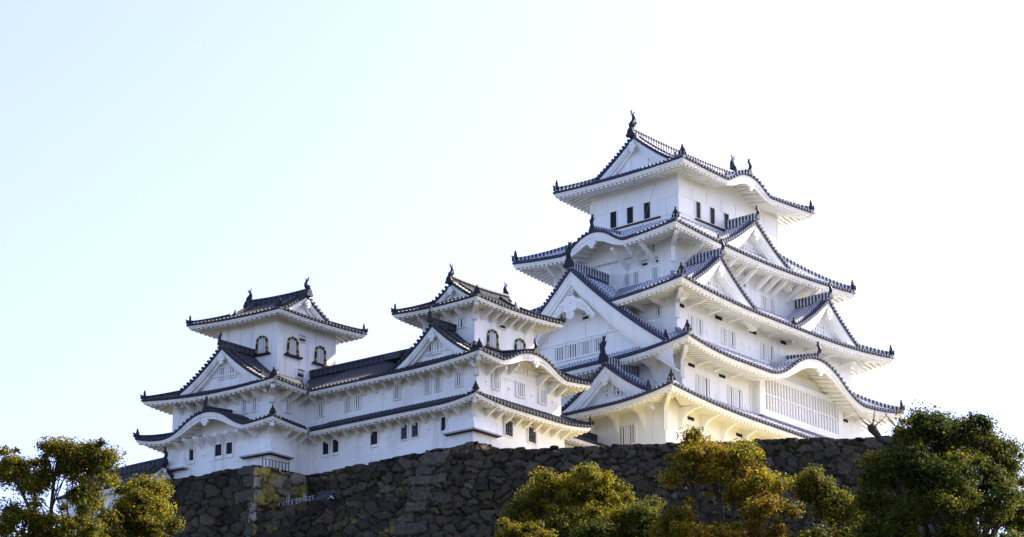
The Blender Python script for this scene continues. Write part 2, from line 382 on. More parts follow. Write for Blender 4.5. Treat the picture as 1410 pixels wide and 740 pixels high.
# ------------------------------------------------------------------ a whole roof tier
def tier(parent,F,st,outer,inner,z0,H,lift,ov,k=.7,bumps={},sides='SWNE',hips=True,sp=.40,cutW=None):
    x0,x1,y0,y1=outer; a0,a1,b0,b1=inner; mt=MB(); me=MB(); s=st['s']
    rf=bpy.data.objects.new('roof',None)
    dW,dE,dS,dN=a0-x0,x1-a1,b0-y0,y1-b1
    on=lambda c:c in sides
    cfg={'S':((x0,y0),(1,0),(0,1),x1-x0,dS,dW if on('W') else 0,dE if on('E') else 0),
         'E':((x1,y0),(0,1),(-1,0),y1-y0,dE,dS if on('S') else 0,dN if on('N') else 0),
         'N':((x1,y1),(-1,0),(0,-1),x1-x0,dN,dE if on('E') else 0,dW if on('W') else 0),
         'W':((x0,y1),(0,-1),(1,0),y1-y0,dW,dN if on('N') else 0,dS if on('S') else 0)}
    for c in sides:
        A,dv,nv,L,Dn,mA,mB=cfg[c]
        if c=='W' and cutW:     # the big gable breaks through: two pieces with valleys
            ya,yb,rv=cutW
            roof_side(mt,me,st,(x0,ya),dv,nv,ya-y0,Dn,-rv*Dn,mB,z0,H,k,lift,ov,sp=sp); roof_side(mt,me,st,A,dv,nv,y1-yb,Dn,mA,-rv*Dn,z0,H,k,lift,ov,sp=sp); continue
        roof_side(mt,me,st,A,dv,nv,L,Dn,mA,mB,z0,H,k,lift,ov,bump=bumps.get(c),sp=sp)
    r=mt.build('roof',parent,F); me.build('eave',r,F)
    mh=MB()
    for c1,c2,(px,py),(qx,qy) in (('S','W',(x0,y0),(a0,b0)),('S','E',(x1,y0),(a1,b0)),('N','E',(x1,y1),(a1,b1)),('N','W',(x0,y1),(a0,b1))):
        if on(c1) and on(c2): hip(None,r,F,st,(px,py),(qx,qy),z0,H,k,lift)
    # karahafu crest ridge and pendants
    for c,b in bumps.items():
        A,dv,nv,L,Dn,mA,mB=cfg[c]; e=np.linspace(0,L,400); ec=e[np.argmax(b(e))]; bz=float(b(ec)); A=np.array([*A,0.]); dv3=np.array([*dv,0.]); nv3=np.array([*nv,0.])
        mk=MB(); base=A+ec*dv3+Z*(z0+bz+.08); dl=Dn*min(1,(bz+.3)/H+.1)
        ridge_sweep(mk,[base+nv3*.1,base+nv3*dl+Z*.12*dl],.36*s,.42*s,st['ridge']); mk.build('crest_ridge',r,F)
        onigawara(r,F,base+nv3*.02,-np.array(nv),.9*s,'bird')
        pendant(r,F,base+nv3*.06-Z*(.75*s+.08),-np.array(nv),.85*s,.75*s,st)
    return r
def hip(mh,r,F,st,p,q,z0,H,k,lift,Rn=2.3,tmax=1.0,low=.12):
    mh=MB(); s=st['s']; ts=np.linspace(.02,tmax,14); d=np.array([q[0]-p[0],q[1]-p[1]])
    zz=lambda t:z0+H*(k*t+(1-k)*t*t)+lift*np.clip(1-t/Rn,0,1)**2*(1-t)
    path=[(p[0]+d[0]*t,p[1]+d[1]*t,float(zz(t))+.06*s+.16*s*max(0,1-t/.10)**2) for t in ts]
    ridge_sweep(mh,path,.34*s,.33*s,st['ridge'])
    u=-d/np.linalg.norm(d); tip=np.array(path[0]); u3=np.array([*u,0.]); w3=np.array([-u[1],u[0],0.])
    mh.prism([tip+u3*a_+Z*b_*s-w3*.10*s for a_,b_ in ((-.15,-.1),(.10,-.06),(.17,.08),(.13,.24),(.20,.44),(.06,.36),(-.10,.28))],w3*.20*s,'orn')
    mh.build('hip_ridge',r,F)
    onigawara(r,F,tip-u3*.14+Z*.10*s,u,.74*s)
# hip-and-gable roof on top; ridge along local 'x' or 'y'
def irimoya(parent,F,st,outer,z0,H,k,lift,ov,g,axis='x',bumps={},pend=.6,sh=1.0,vo=.5,sp=.40,fancy=False,shz=0):
    x0,x1,y0,y1=outer; s=st['s']; mt=MB(); me=MB()
    ax=axis=='x'; half=(y1-y0)/2 if ax else (x1-x0)/2
    cfg={'S':((x0,y0),(1,0),(0,1),x1-x0),'E':((x1,y0),(0,1),(-1,0),y1-y0),'N':((x1,y1),(-1,0),(0,-1),x1-x0),'W':((x0,y1),(0,-1),(1,0),y1-y0)}
    for c in 'SENW':
        A,dv,nv,L=cfg[c]; main=(c in 'SN')==ax
        roof_side(mt,me,st,A,dv,nv,L,half,half,half,z0,H,k,lift,ov,bump=bumps.get(c),dmax=half if main else g,ga=g if main else None,gb=g if main else None,gcut=g-vo,sp=sp)
    r=mt.build('roof',parent,F); me.build('eave',r,F); mh=MB()
    tg=g/half
    for p,q in (((x0,y0),(x0+half,y0+half)),((x1,y0),(x1-half,y0+half)),((x1,y1),(x1-half,y1-half)),((x0,y1),(x0+half,y1-half))):
        hip(None,r,F,st,p,q,z0,H,k,lift,tmax=tg,low=.07)
    zt=z0+H
    if ax: pa,pb=(x0+g-vo-.1,(y0+y1)/2),(x1-g+vo+.1,(y0+y1)/2); da=(-1,0)
    else: pa,pb=((x0+x1)/2,y0+g-vo-.1),((x0+x1)/2,y1-g+vo+.1); da=(0,-1)
    m_=((pa[0]+pb[0])/2,(pa[1]+pb[1])/2)
    path=[(pa[0]+(pb[0]-pa[0])*t,pa[1]+(pb[1]-pa[1])*t,zt+.02+.15*s*(2*t-1)**2) for t in np.linspace(0,1,13)]
    ridge_sweep(mh,path,.58*s,.60*s,st['ridge']); mh.build('main_ridge',r,F)
    for pp,dd in ((pa,da),(pb,(-da[0],-da[1]))):
        d3=np.array([*dd,0.]); p3=np.array([*pp,zt+.02+.15*s])
        onigawara(r,F,p3+d3*.1-Z*.1,dd,1.0*s)
        shachi(r,F,p3-d3*.35*sh+Z*(.42*s+shz),dd,sh)
        wg=half-g+.0
        prof=lambda u: z0+H*(k*(1-u*wg/half)+(1-k)*(1-u*wg/half)**2)
        o=(pp[0]-dd[0]*.1,pp[1]-dd[1]*.1)
        gable(r,F,st,o,(-dd[0],-dd[1]),wg,0,float(prof(1)),1,ped=vo,slopes=False,prof=prof,pend=pend,bh=.5,fancy=fancy,sill=False,kr=.93)
    # bump crests
    for c,b in bumps.items():
        A,dv,nv,L=cfg[c]; e=np.linspace(0,L,400); ec=e[np.argmax(b(e))]; bz=float(b(ec)); A=np.array([*A,0.]); dv3=np.array([*dv,0.]); nv3=np.array([*nv,0.])
        mk=MB(); base=A+ec*dv3+Z*(z0+bz+.08)
        ridge_sweep(mk,[base+nv3*.1,base+nv3*2.6+Z*.12*2.6],.34*s,.4*s,st['ridge']); mk.build('crest_ridge',r,F)
        onigawara(r,F,base+nv3*.02,-np.array(nv),.85*s,'bird'); pendant(r,F,base+nv3*.06-Z*(.75*s+.08),-np.array(nv),.8*s,.7*s,st)
    return r
# ------------------------------------------------------------------ walls, windows, brackets
def walls(mb,r,zb,zt,mat,r2=None):
    x0,x1,y0,y1=r; X0,X1,Y0,Y1=r2 or r
    lo=[(X0,Y0,zb),(X1,Y0,zb),(X1,Y1,zb),(X0,Y1,zb)]; hi=[(x0,y0,zt),(x1,y0,zt),(x1,y1,zt),(x0,y1,zt)]
    mb.add(lo+hi,[(0,1,5,4),(1,2,6,5),(2,3,7,6),(3,0,4,7),(4,5,6,7)],mat)
def wframe(face,val,u,z):
    # local origin on a wall, horizontal axis and outward normal
    if face=='W': return np.array([val,u,z]),np.array([0,-1.,0]),np.array([-1.,0,0])
    if face=='S': return np.array([u,val,z]),np.array([1.,0,0]),np.array([0,-1.,0])
def window(parent,F,face,val,u,z,w,h,kind='bars',nb=3,st=NEW,label=None):
    mb=MB(); o,q,n=wframe(face,val,u,z); fr=.09 if kind!='kato' else 0; pl=st['pl']
    def bx(cu,cz,hu,hz,n0,n1,mat): mb.obox(o+q*cu+Z*cz+n*(n0+n1)/2,q*hu,Z*hz,n*(n1-n0)/2,mat)
    if kind in('bars','dark','iron','vent'):
        bx(0,0,w/2,h/2,.004,.012,'dark' if kind!='vent' else 'shut')
        t=.07
        bx(-w/2-t/2,0,t/2,h/2+t,.0,.11,pl); bx(w/2+t/2,0,t/2,h/2+t,.0,.11,pl); bx(0,h/2+t/2,w/2,t/2,.0,.11,pl); bx(0,-h/2-t/2,w/2,t/2,.0,.13,pl)
        if kind=='bars':
            for i in range(nb):
                c=-w/2+(i+.5)*w/nb; bx(c,0,w/nb*.23,h/2,.02,.09,pl)
        if kind=='iron':
            for i in range(4): bx(-w/2+(i+.5)*w/4,0,.022,h/2,.03,.07,'iron')
            for i in range(3): bx(0,-h/2+(i+.6)*h/3,w/2,.025,.05,.085,'iron')
        if kind=='vent':
            bx(0,h*.2,w/2,.05,.012,.06,pl); bx(0,-h*.22,w/2*.8,h*.16,.012,.03,'dark')
    elif kind=='kato':
        # bell-shaped arch: black frame with gilt fittings, pale shutters inside, black sill
        def arch(k,m): 
            pts=[]
            for t in np.linspace(0,1,m):
                a=math.pi*t; x=math.cos(a); zz=math.sin(a)**.8
                pts.append((w/2*k*x*(1+.0*t),h*.12+h*.40*zz*k))
            return [(w/2*k*1.12,-h/2)]+[(w/2*k*1.04,-h*.15)]+pts+[(-w/2*k*1.04,-h*.15)]+[(-w/2*k*1.12,-h/2)]
        outer=arch(1,13); inn=arch(.80,13)
        mb.prism([o+q*a+Z*b+n*.004 for a,b in inn],n*.02,'shut')
        for i in range(4): bx(-w*.24+i*w*.16,-h*.08,.03,h*.40,.024,.06,pl)
        for i in range(len(outer)-1):
            a,b=outer[i],outer[i+1]; c,d=inn[i],inn[i+1]
            mb.prism([o+q*p[0]+Z*p[1]+n*.004 for p in (a,b,d,c)],n*.12,'gold' if i%3==1 else 'lacquer')
            if i in(0,len(outer)-2):
                for tt in(.5,):
                    m=[(a[0]+(b[0]-a[0])*tt,a[1]+(b[1]-a[1])*tt),(c[0]+(d[0]-c[0])*tt,c[1]+(d[1]-c[1])*tt)]
                    bx((m[0][0]+m[1][0])/2,m[0][1],abs(m[0][0]-m[1][0])/2+.01,.08,.01,.14,'gold')
        bx(0,-h/2-.07,w*.78,.07,.0,.26,'lacquer')
    wn_=mb.build('window',parent,F)
    if label: wn_['label']=label
    return wn_
BR={}
def brackets(parent,F,face,val,us,zt,ov,st,kind='fin'):
    for u in us:
        mb=MB(); o,q,n=wframe(face,val,u,zt); th=.09 if st['s']<1 else .13
        if kind=='fin': loop=[(0,0.1),(ov*.66,.1),(ov*.66,-.10),(.12,-.64),(0,-.64)]
        elif kind=='big': loop=[(0,0),(ov*.84,0),(ov*.84,-.30),(ov*.62,-.34),(.62,-.62),(.34,-1.05),(.22,-1.5),(0,-1.75)]
        elif kind=='arm': loop=[(0,.1),(ov*.72,.1),(ov*.72,-.16),(ov*.5,-.34),(.3,-.42),(0,-.55)]
        else: loop=[(0,-1.15),(.0,-1.45),(ov*.86,-.16),(ov*.86,.05),(ov*.70,.05)]
        mb.prism([o+n*a+Z*b-q*th for a,b in loop],q*2*th,st['pl'])
        mb.build('bracket',parent,F)
def corner_bracket(parent,F,x,y,zt,ov,st,h=1.2):
    mb=MB(); d=np.array([-1,-1,0.])/math.sqrt(2); q=np.array([1,-1,0.])/math.sqrt(2); o=np.array([x,y,zt]); L=ov*1.2
    mb.prism([o+d*a+Z*b-q*.16 for a,b in ((-.2,0),(L,.10),(L,-.2),(.5,-.55),(.24,-h),(-.2,-h))],q*.32,st['pl']); mb.build('bracket',parent,F)
def flare(parent,F,st,pts_top,pts_bot,zt,zb,back):
    # machicolation: plaster skirt swelling outwards to an open slot; polylines in plan
    mb=MB(); T=np.array([[a,b,zt] for a,b in pts_top]); B=np.array([[a,b,zb] for a,b in pts_bot]); K=np.array([[a,b,zb+.02] for a,b in back])
    rows=[]
    for t in np.linspace(0,1,7): rows.append(T+(B-T)*np.array([t**1.5,t**1.5,t]))
    mb.grid(rows,st['pl']); 
    lip=[B+np.array([0,0,-.02]),B+np.array([0,0,-.12])]
    mb.grid(rows[-1:]+lip,'shut'); mb.grid([B+np.array([0,0,-.12]),K+np.array([0,0,-.12])],'dark')
    return mb.build('stone_drop_bay',parent,F)
# ================================================================== GROUND
def hill_z(x,y):
    r=math.hypot((x+14)*1.0,(y+2)*1.0)
    P=[(0,-44),(38,-44.5),(60,-55),(92,-65),(150,-84),(200,-91.5),(300,-92),(6000,-92)]
    return float(np.interp(r,[p[0] for p in P],[p[1] for p in P]))
def ground():
    mb=MB(); rr=[0,15,30,38,45,52,60,70,80,92,110,130,150,175,200,240,300,500,900,1800,4000]
    an=np.linspace(0,2*np.pi,97); P=[]
    for r in rr:
        row=[]
        for a in an:
            x=-14+r*math.cos(a); y=-2+r*math.sin(a); j=0 if r<30 or r>300 else .9*math.sin(a*7+r*.11)+.6*math.sin(a*13-r*.2)
            row.append((x,y,hill_z(x,y)+j))
        P.append(row)
    mb.grid(P,'ground'); o=mb.build('hill_ground'); o['kind']='structure'
ground()
# ================================================================== STONE WALLS
def stone_face(Pt,tv,nout,L,h,bat,seed,cw=.82,ch=.57,ash=(0,0),moss=0.,tone=1.,res=.12,topjit=.22,fade=(0,0),ext=(0,0)):
    # a battered wall face of fitted boulders: real relief from a jittered cell pattern
    g=np.random.default_rng(seed); nx=int(L/res)+1; ny=int(h/res)+1
    a,b=np.meshgrid(np.linspace(0,L,nx),np.linspace(0,h,ny))
    wx=a+.10*np.sin(b*2.3+seed)+.05*np.sin(b*6.1+a*2.7)+.03*np.sin(b*13+a*3); wy=b+.16*np.sin(a*.9+seed*2)+.06*np.sin(a*3.7+1)+.03*np.sin(a*12-b*4)
    NI,NJ=int(L/cw)+6,int(h/ch)+6
    sx=(np.arange(NI)[None,:]-2.5+g.uniform(-.42,.42,(NJ,NI))+.5*(np.arange(NJ)%2)[:,None])*cw; sy=(np.arange(NJ)[:,None]-2+g.uniform(-.34,.34,(NJ,NI)))*ch
    wt=g.uniform(-.26,.28,(NJ,NI))
    ci=np.floor(wx/cw).astype(int)+2; cj=np.floor(wy/ch).astype(int)+2
    d1=np.full(a.shape,9.);d2=d1.copy();idx=np.zeros(a.shape,int)
    for dj in(-2,-1,0,1,2):
        for di in(-2,-1,0,1,2,3):
            I=np.clip(ci+di,0,NI-1);J=np.clip(cj+dj,0,NJ-1)
            d=np.sqrt(((wx-sx[J,I])/1.25)**2+((wy-sy[J,I])/.9)**2)-wt[J,I]; k=J*NI+I
            new=k!=idx
            m=d<d1; d2=np.where(m,np.where(new,d1,d2),np.where((d<d2)&new,d,d2)); idx=np.where(m,k,idx); d1=np.where(m,d,d1)
    edge=(d2-d1)*.55
    for side,wd in ((0,ash[0]),(1,ash[1])):
        if wd>0:    # large squared quoins, long and short in turn
            u=a if side==0 else L-a; rh=.95; bb_=b+.09*np.sin(a*2+seed)+.16*np.sin(b*1.9+seed)+.03*np.sin(a*9+b*3); row=np.floor(bb_/rh); v=bb_-row*rh
            hr=np.sin(row*37.7+seed)*1e4; hr=hr-np.floor(hr); ln=np.where((row.astype(int)%2)==0,wd*(1.05+.8*hr),wd*(.55+.5*hr))+.06*np.sin(bb_*7)
            ins=u<ln; e=np.minimum(np.minimum(v,rh-v),ln-u)*.8; e=np.minimum(e,np.maximum(u,.25))
            edge=np.where(ins,e,np.minimum(edge,np.maximum(u-ln,0)*.8)); idx=np.where(ins,(900000+side*1000+row).astype(int),idx)
    def rnd(k): 
        q=np.sin(idx*12.9898+k*78.233+seed)*43758.5453; return q-np.floor(q)
    pil=1-np.exp(-(np.clip(edge,0,9)/.05)**1.4)
    rel=.20*pil+.26*(rnd(1)-.5)*pil+((a*7%1)*0)
    tx=(rnd(2)-.5)*.16; ty=(rnd(3)-.5)*.16
    rel+=pil*(tx*np.sin(a*1.1)+ty*np.sin(b*1.4))+.02*np.sin(a*9+b*4)+.02*np.sin(b*11-a*6)
    for s_,f in ((a,fade[0]),(L-a,fade[1])):
        if f: rel*=np.clip(s_/f,0,1)
    tv=np.array([*tv,0.]); n3=np.array([*nout,0.]); Pt=np.array(Pt,float)
    tj=topjit*(rnd(5)-.35)*np.clip(1-b/.75,0,1)
    P=Pt+(a+b*(ext[1]*a/L-ext[0]*(1-a/L)))[...,None]*tv+(rel+bat*b)[...,None]*n3+(-b+tj)[...,None]*Z
    pal=np.array([(.105,.098,.088),(.085,.085,.078),(.12,.105,.085),(.075,.078,.075),(.10,.088,.07),(.13,.12,.105)])*tone*.5
    ci_=(rnd(4)*len(pal)).astype(int)%len(pal); col=pal[ci_]*(.55+.9*rnd(6))[...,None]*np.array([1.17,1.03,.78])*1.0
    col=np.where((idx>=900000)[...,None],col*.5+np.array([.055,.053,.042])*tone,col)
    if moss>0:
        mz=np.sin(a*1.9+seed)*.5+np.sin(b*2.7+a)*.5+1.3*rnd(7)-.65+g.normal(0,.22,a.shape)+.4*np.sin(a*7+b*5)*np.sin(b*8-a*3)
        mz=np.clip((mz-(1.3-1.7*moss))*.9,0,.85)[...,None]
        col=col*(1-mz)+mz*np.array([.24,.19,.03])*(.5+.6*rnd(8))[...,None]  # moss yellow, brightened to carry the sunlight on the block
    col=col*(1+.16*g.normal(0,1,a.shape))[...,None].clip(.6,1.5)
    col=np.where((edge<.035)[...,None],col*.35,col)
    cap=P[0]-n3*2.2+Z*.02
    return P,col,cap
def stone_wall(name,faces,label,cat,group=None,top=True):
    mb=MB(); cols=[]
    for f in faces:
        P,col,cap=f; mb.grid(P,'stone'); cols.append(col.reshape(-1,3))
        if top: mb.grid(np.array([cap,P[0]]),'stone'); cols.append(np.vstack([col[0],col[0]]))
    o=mb.build(name); me=o.data; ca=me.color_attributes.new('Col','FLOAT_COLOR','POINT'); c=np.concatenate(cols); ca.data.foreach_set('color',np.c_[c,np.ones(len(c))].astype(np.float32).ravel())
    me.polygons.foreach_set('use_smooth',[False]*len(me.polygons))
    tag(o,label,cat,group); return o
G='dry stone walls below the castle'
tF=np.array(unit(-56.5)); nF=np.array([tF[1],-tF[0]])     # bailey wall across the front, facing south-west
def outn(t,sgn=1): return np.array([t[1],-t[0]])*sgn
cor=np.array([-31.0,-.35]); zF=-28.55
t2=np.array([-nF[0],-nF[1]])                                # its short return at the left corner
f1=stone_face((*cor,zF),tF,nF,37,12,.30,3,ash=(1.5,1.3),tone=.80,fade=(.25,.25),ext=(.3,.3))
f2=stone_face((*(cor+t2*9),zF),-t2,-tF,9,12,.30,9,ash=(0,1.5),tone=.80,fade=(0,.25),ext=(0,.3))
f3=stone_face((*(cor+tF*37),zF),-nF,tF,18,12,.30,10,ash=(1.3,0),tone=.8,fade=(.25,0),res=.2,ext=(.3,0))
stone_wall('stone_wall',[f1,f2,f3],'long dark stone wall with squared corner stones running across below the white keeps','stone wall',G)
# terrace behind it
mb=MB(); q=[cor+nF*-.3,cor+tF*36.7-nF*.3,cor+tF*36.7-nF*60,cor-nF*60+tF*10,cor+t2*8]; mb.add([(*p,zF-.25) for p in q],[tuple(range(len(q)))],'gravel'); mb.build('terrace_ground')['kind']='structure'
# base of the gallery and the western towers
def wp(F,x,y): return np.array(wpt(F,x,y,0)[:2])
a=wp(FW,.75,20.); b=wp(FW,.75,1.0); t=(b-a)/np.linalg.norm(b-a)
f=stone_face((*a,-27.75),t,outn(t),np.linalg.norm(b-a),6,.22,21,cw=.95,ch=.62,tone=1.0,topjit=.2,ext=(0,.15))
a2=wp(FW,.75,1.0); b2=wp(FW,13,1.0); tt=(b2-a2)/np.linalg.norm(b2-a2); g_=stone_face((*a2,-27.75),tt,outn(tt),np.linalg.norm(b2-a2),2.5,.15,22,cw=.95,ch=.62,tone=1.0,ext=(.22,0))
stone_wall('stone_wall',[f,g_],'low brown stone base directly under the long white gallery','stone wall',G)
# block carrying the left tower: west face, short south face with sunlight painted in
a=np.array([-37.05,27.]); b=np.array([-35.35,12.75]); t=(b-a)/np.linalg.norm(b-a); zB=-28.2
f=stone_face((*a,zB),t,outn(t),np.linalg.norm(b-a),13,.24,31,ash=(0,1.0),tone=.72,fade=(0,.2),cw=1.15,ch=.8,ext=(0,.2))
t2b=np.array(unit(-9.)); g_=stone_face((*b,zB),t2b,outn(t2b),4.6,6.,.20,37,ash=(.9,.9),tone=2.1,moss=.8,fade=(.2,.1),cw=1.05,ch=.85,ext=(.24,.1))  # mossy face; raised stone tone stands in for direct sun
t3=np.array(unit(81.)); e_=b+t2b*4.6; h_=stone_face((*e_,zB),t3,outn(t3),3.,4,.1,38,tone=1.1,moss=.5,ext=(.2,0))
stone_wall('stone_wall',[f,g_,h_],'stone block under the left tower with a mossy yellow face painted as if lit by the sun','stone wall',G)
mb=MB(); q=[a,b,e_,e_+t3*3,a+np.array([8,1])]; mb.add([(*p,zB-.15) for p in q],[tuple(range(len(q)))],'gravel'); mb.build('upper_terrace')['kind']='structure'
# lower retaining wall between the block and the front corner
a=b-outn(t)*-.78+t*-.3; b3=np.array([-32.45,.25]); a[0]-=.0; t4=(b3-a)/np.linalg.norm(b3-a)
f=stone_face((*a,-31.85),t4,outn(t4),np.linalg.norm(b3-a)+.5,10,.24,41,tone=.72,cw=1.05,ch=.75,moss=.2,topjit=.45)
stone_wall('stone_wall',[f],'lower dark stone wall between the mossy block and the long wall corner','stone wall',G)
mb=MB(); q=[a,b3,np.array([-26,-1]),np.array([-28.5,17.]),np.array([-34,15])]; mb.add([(*p,-32.0) for p in q],[tuple(range(len(q)))],'gravel'); mb.build('lower_terrace')['kind']='structure'
# base of the main keep
fs=[]
for (p,q_,sd) in (((-8.4,14.5),(-8.4,-4.9),51),((-8.4,-4.9),(22.2,-4.9),52)):
    p=np.array(p);q_=np.array(q_); t=(q_-p)/np.linalg.norm(q_-p); fs.append(stone_face((*p,-24.5),t,outn(t),np.linalg.norm(q_-p),5,.25,sd,tone=1.,res=.3,ext=(.25,.25)))
keep_base=stone_wall('stone_base',fs,None,None)

# ================================================================== MAIN KEEP
k=thing('castle_keep','tall five-roofed white main keep on the right, largest building','castle keep',(6.9,4.6,-24.5))
from mathutils import Matrix
keep_base.parent=k; keep_base.matrix_parent_inverse=Matrix.Translation((-6.9,-4.6,24.5))
st=NEW; D=9.185
def rect(a,b): return (-a,13.8+a,-b,D+b)
mb=MB()
w5=rect(0,0); w4=rect(2.97,1.58); w3=rect(5.07,3.54); w2=rect(5.4,4.2); w1=rect(8.0,4.5)
walls(mb,w5,-3.2,2.1,'plaster'); walls(mb,w4,-9.2,-4.75,'plaster'); walls(mb,w3,-15.2,-10.5,'plaster'); walls(mb,w2,-20,-15.5,'plaster'); walls(mb,w1,-24.6,-20.0,'plaster')
# raised plaster mouldings on the top storey: rail, posts, corner boards
for z0_,z1_ in ((-.20,-.12),(-1.72,-1.60)):
    mb.box(-.05,13.85,-.05,D+.05,z0_,z1_,'plaster')
for y in (.0,2.6,4.2,5.9,7.6,9.18): mb.box(-.045,.0,y-.09,y+.09,-.12,1.0,'plaster')
for x in (.0,2.0,3.9,5.9,7.9,9.9,11.9,13.8): mb.box(x-.09,x+.09,-.045,.0,-.12,1.0,'plaster')
for w,zb,zt in ((w5,-3,1.0),(w4,-9,-5.9)):
    mb.box(w[0]-.04,w[0]+.18,w[2]-.04,w[2]+.18,zb,zt,'plaster'); mb.box(w[1]-.18,w[1]+.04,w[2]-.04,w[2]+.18,zb,zt,'plaster'); mb.box(w[0]-.04,w[0]+.18,w[3]-.18,w[3]+.04,zb,zt,'plaster')
# flared foot of the ground storey
mb.add([(-8.0,-4.5,-23.7),(21.8,-4.5,-23.7),(-8.0,13.7,-23.7),(-8.22,-4.72,-24.6),(22.,-4.72,-24.6),(-8.22,13.7,-24.6)],[(0,1,4,3),(2,0,3,5)],'plaster')
for y in (3.7,5.5): mb.box(.36,.46,y-.3,y+.3,3.0,4.3,'plaster')
mb.build('wall',k,FM)
irimoya(k,FM,st,(-2.3,16.1,-2.3,11.485),1.5,4.45,.66,.5,2.3,2.75,'x',bumps={'S':kara(9.2,4.1,1.4)},pend=.75,sh=.74,vo=.6)
tier(k,FM,st,(-5.6,19.4,-3.96,13.145),w5,-5.3,3.2,.6,2.45,k=.82,bumps={'W':kara(8.55,3.9,1.45)})
tier(k,FM,st,(-7.79,21.59,-6.16,15.345),w4,-11.1,2.85,.7,2.65,k=.82,cutW=(1.2,9.2,.58))
tier(k,FM,st,(-7.98,21.8,-6.81,16.0),w3,-16.0,2.1,.7,2.6,k=.88,bumps={'S':kara(17.6,6.9,2.6)})
tier(k,FM,st,(-10.35,24.15,-6.9,16.1),w2,-20.5,1.65,.65,2.35,k=.88)
gable(k,FM,st,(6.5,-3.1),(0,1),5.0,3.2,-4.75,3.1,pend=.7,bh=.62,ornz=.7)
gable(k,FM,st,(-1.05,-5.05),(0,1),4.75,3.45,-10.45,3.5,pend=.75,bh=.62,ornz=.8)
gable(k,FM,st,(13.85,-5.05),(0,1),4.75,3.45,-10.45,3.5,pend=.75,bh=.62,ornz=.8)
gable(k,FM,st,(-7.75,5.2),(1,0),9.7,8.0,-15.5,5.0,pend=1.6,fancy=True,bh=1.15,ped=1.2,orn='bird',ornz=1.25,sill=False,kr=.93,cv=.2)
gable(k,FM,st,(-9.6,.25),(1,0),4.4,2.95,-19.85,4.3,pend=.75,bh=.7,ornz=1.25)
# windows
def wins(parent,F,face,val,z,h,items,kind='bars',st=NEW,nb=3):
    for u,w in items: window(parent,F,face,val,u,z,w,h,kind,nb,st)
# top storey: bands of dark openings and white shutters under a brown sill
def band(face,val,us,w,shut,zc,h,sill):
    for u in us: window(k,FM,face,val,u,zc,w,h,'dark')
    mb=MB(); 
    for u0,u1 in shut: 
        o,q,n=wframe(face,val,(u0+u1)/2,zc); mb.obox(o+n*.03,q*(u1-u0)/2,n*.03,Z*h/2,'plaster')
    o,q,n=wframe(face,val,(sill[0]+sill[1])/2,zc-h/2-.12); mb.obox(o+n*.08,q*(sill[1]-sill[0])/2,n*.08,Z*.06,'sill'); mb.build('shutter_band',k,FM)
band('W',0,(6.78,5.01,3.22),.68,((5.45,6.35),(3.65,4.6),(1.9,2.8)),-.92,1.44,(1.85,7.2))
band('S',0,(2.6,4.5,6.43,8.38,10.33),.68,((2.9,4.1),(4.85,6.0),(6.8,7.95),(8.75,9.9)),-.92,1.44,(2.2,10.7))
wins(k,FM,'W',-2.97,-7.74,1.0,((3.05,.56),(2.1,.56),(.16,.56)))
wins(k,FM,'W',-2.97,-6.66,.5,((1.22,.66),(.13,.66)),'vent')
wins(k,FM,'W',-2.97,-5.55,.8,((5.2,.55),(4.1,.6),(6.3,.5),(.28,.45)),nb=2)
wins(k,FM,'S',-1.58,-7.7,1.3,((9.37,.66),(10.39,.70)))
wins(k,FM,'S',-1.58,-5.5,.85,((7.0,1.2),(1.15,.85)),nb=4)
wins(k,FM,'S',-1.58,-6.65,.55,((6.4,.65),),'vent')
wins(k,FM,'W',-5.07,-11.9,.75,((-1.78,.6),),nb=2)
wins(k,FM,'S',-3.54,-12.85,1.25,((-3.28,.55),(-2.16,.66),(1.03,.52),(2.11,.68),(6.36,.6),(7.43,.66),(12.,.6),(13.1,.6)),nb=2)
wins(k,FM,'S',-4.2,-18.08,1.62,((-3.39,.42),(-2.36,.73),(.89,.62),(2.0,.68)),nb=2)
wins(k,FM,'S',-4.15,-9.42,.72,((-1.79,.58),(-.63,.52)),nb=2); wins(k,FM,'S',-4.15,-9.42,.72,((12.92,.6),(14.07,.55)),nb=2)
wins(k,FM,'S',-2.2,-3.85,.6,((6.05,.62),(7.1,.6)),nb=2)
wins(k,FM,'W',-6.57,-14.02,1.08,((7.19,.95),(5.82,1.05),(4.48,.85),(3.21,.8)),nb=4)
wins(k,FM,'W',-6.57,-11.38,.55,((4.5,.7),),'vent')
wins(k,FM,'W',-8.0,-22.5,1.5,((-.25,.75),(-1.22,.72)),nb=3); wins(k,FM,'W',-8.7,-18.97,.68,((.65,.45),(-.46,.76)),nb=2)
wins(k,FM,'S',-4.5,-23.1,1.1,((-4.3,.6),(2.,.6)),nb=2)
# moulded frame round the gable lattice, rails and hanging boards
mb=MB(); mb.box(-6.70,-6.5,2.5,8.0,-13.42,-13.30,'plaster'); mb.box(-6.70,-6.5,2.5,8.0,-14.74,-14.62,'plaster'); mb.box(-6.64,-6.5,-2.4,12.8,-13.2,-13.08,'plaster')
for y in (1.9,4.6,8.5): mb.box(-6.62,-6.5,y-.05,y+.05,-13.1,-11.5 if y!=4.6 else -11.9,'plaster')
mb.build('gable_moulding',k,FM)
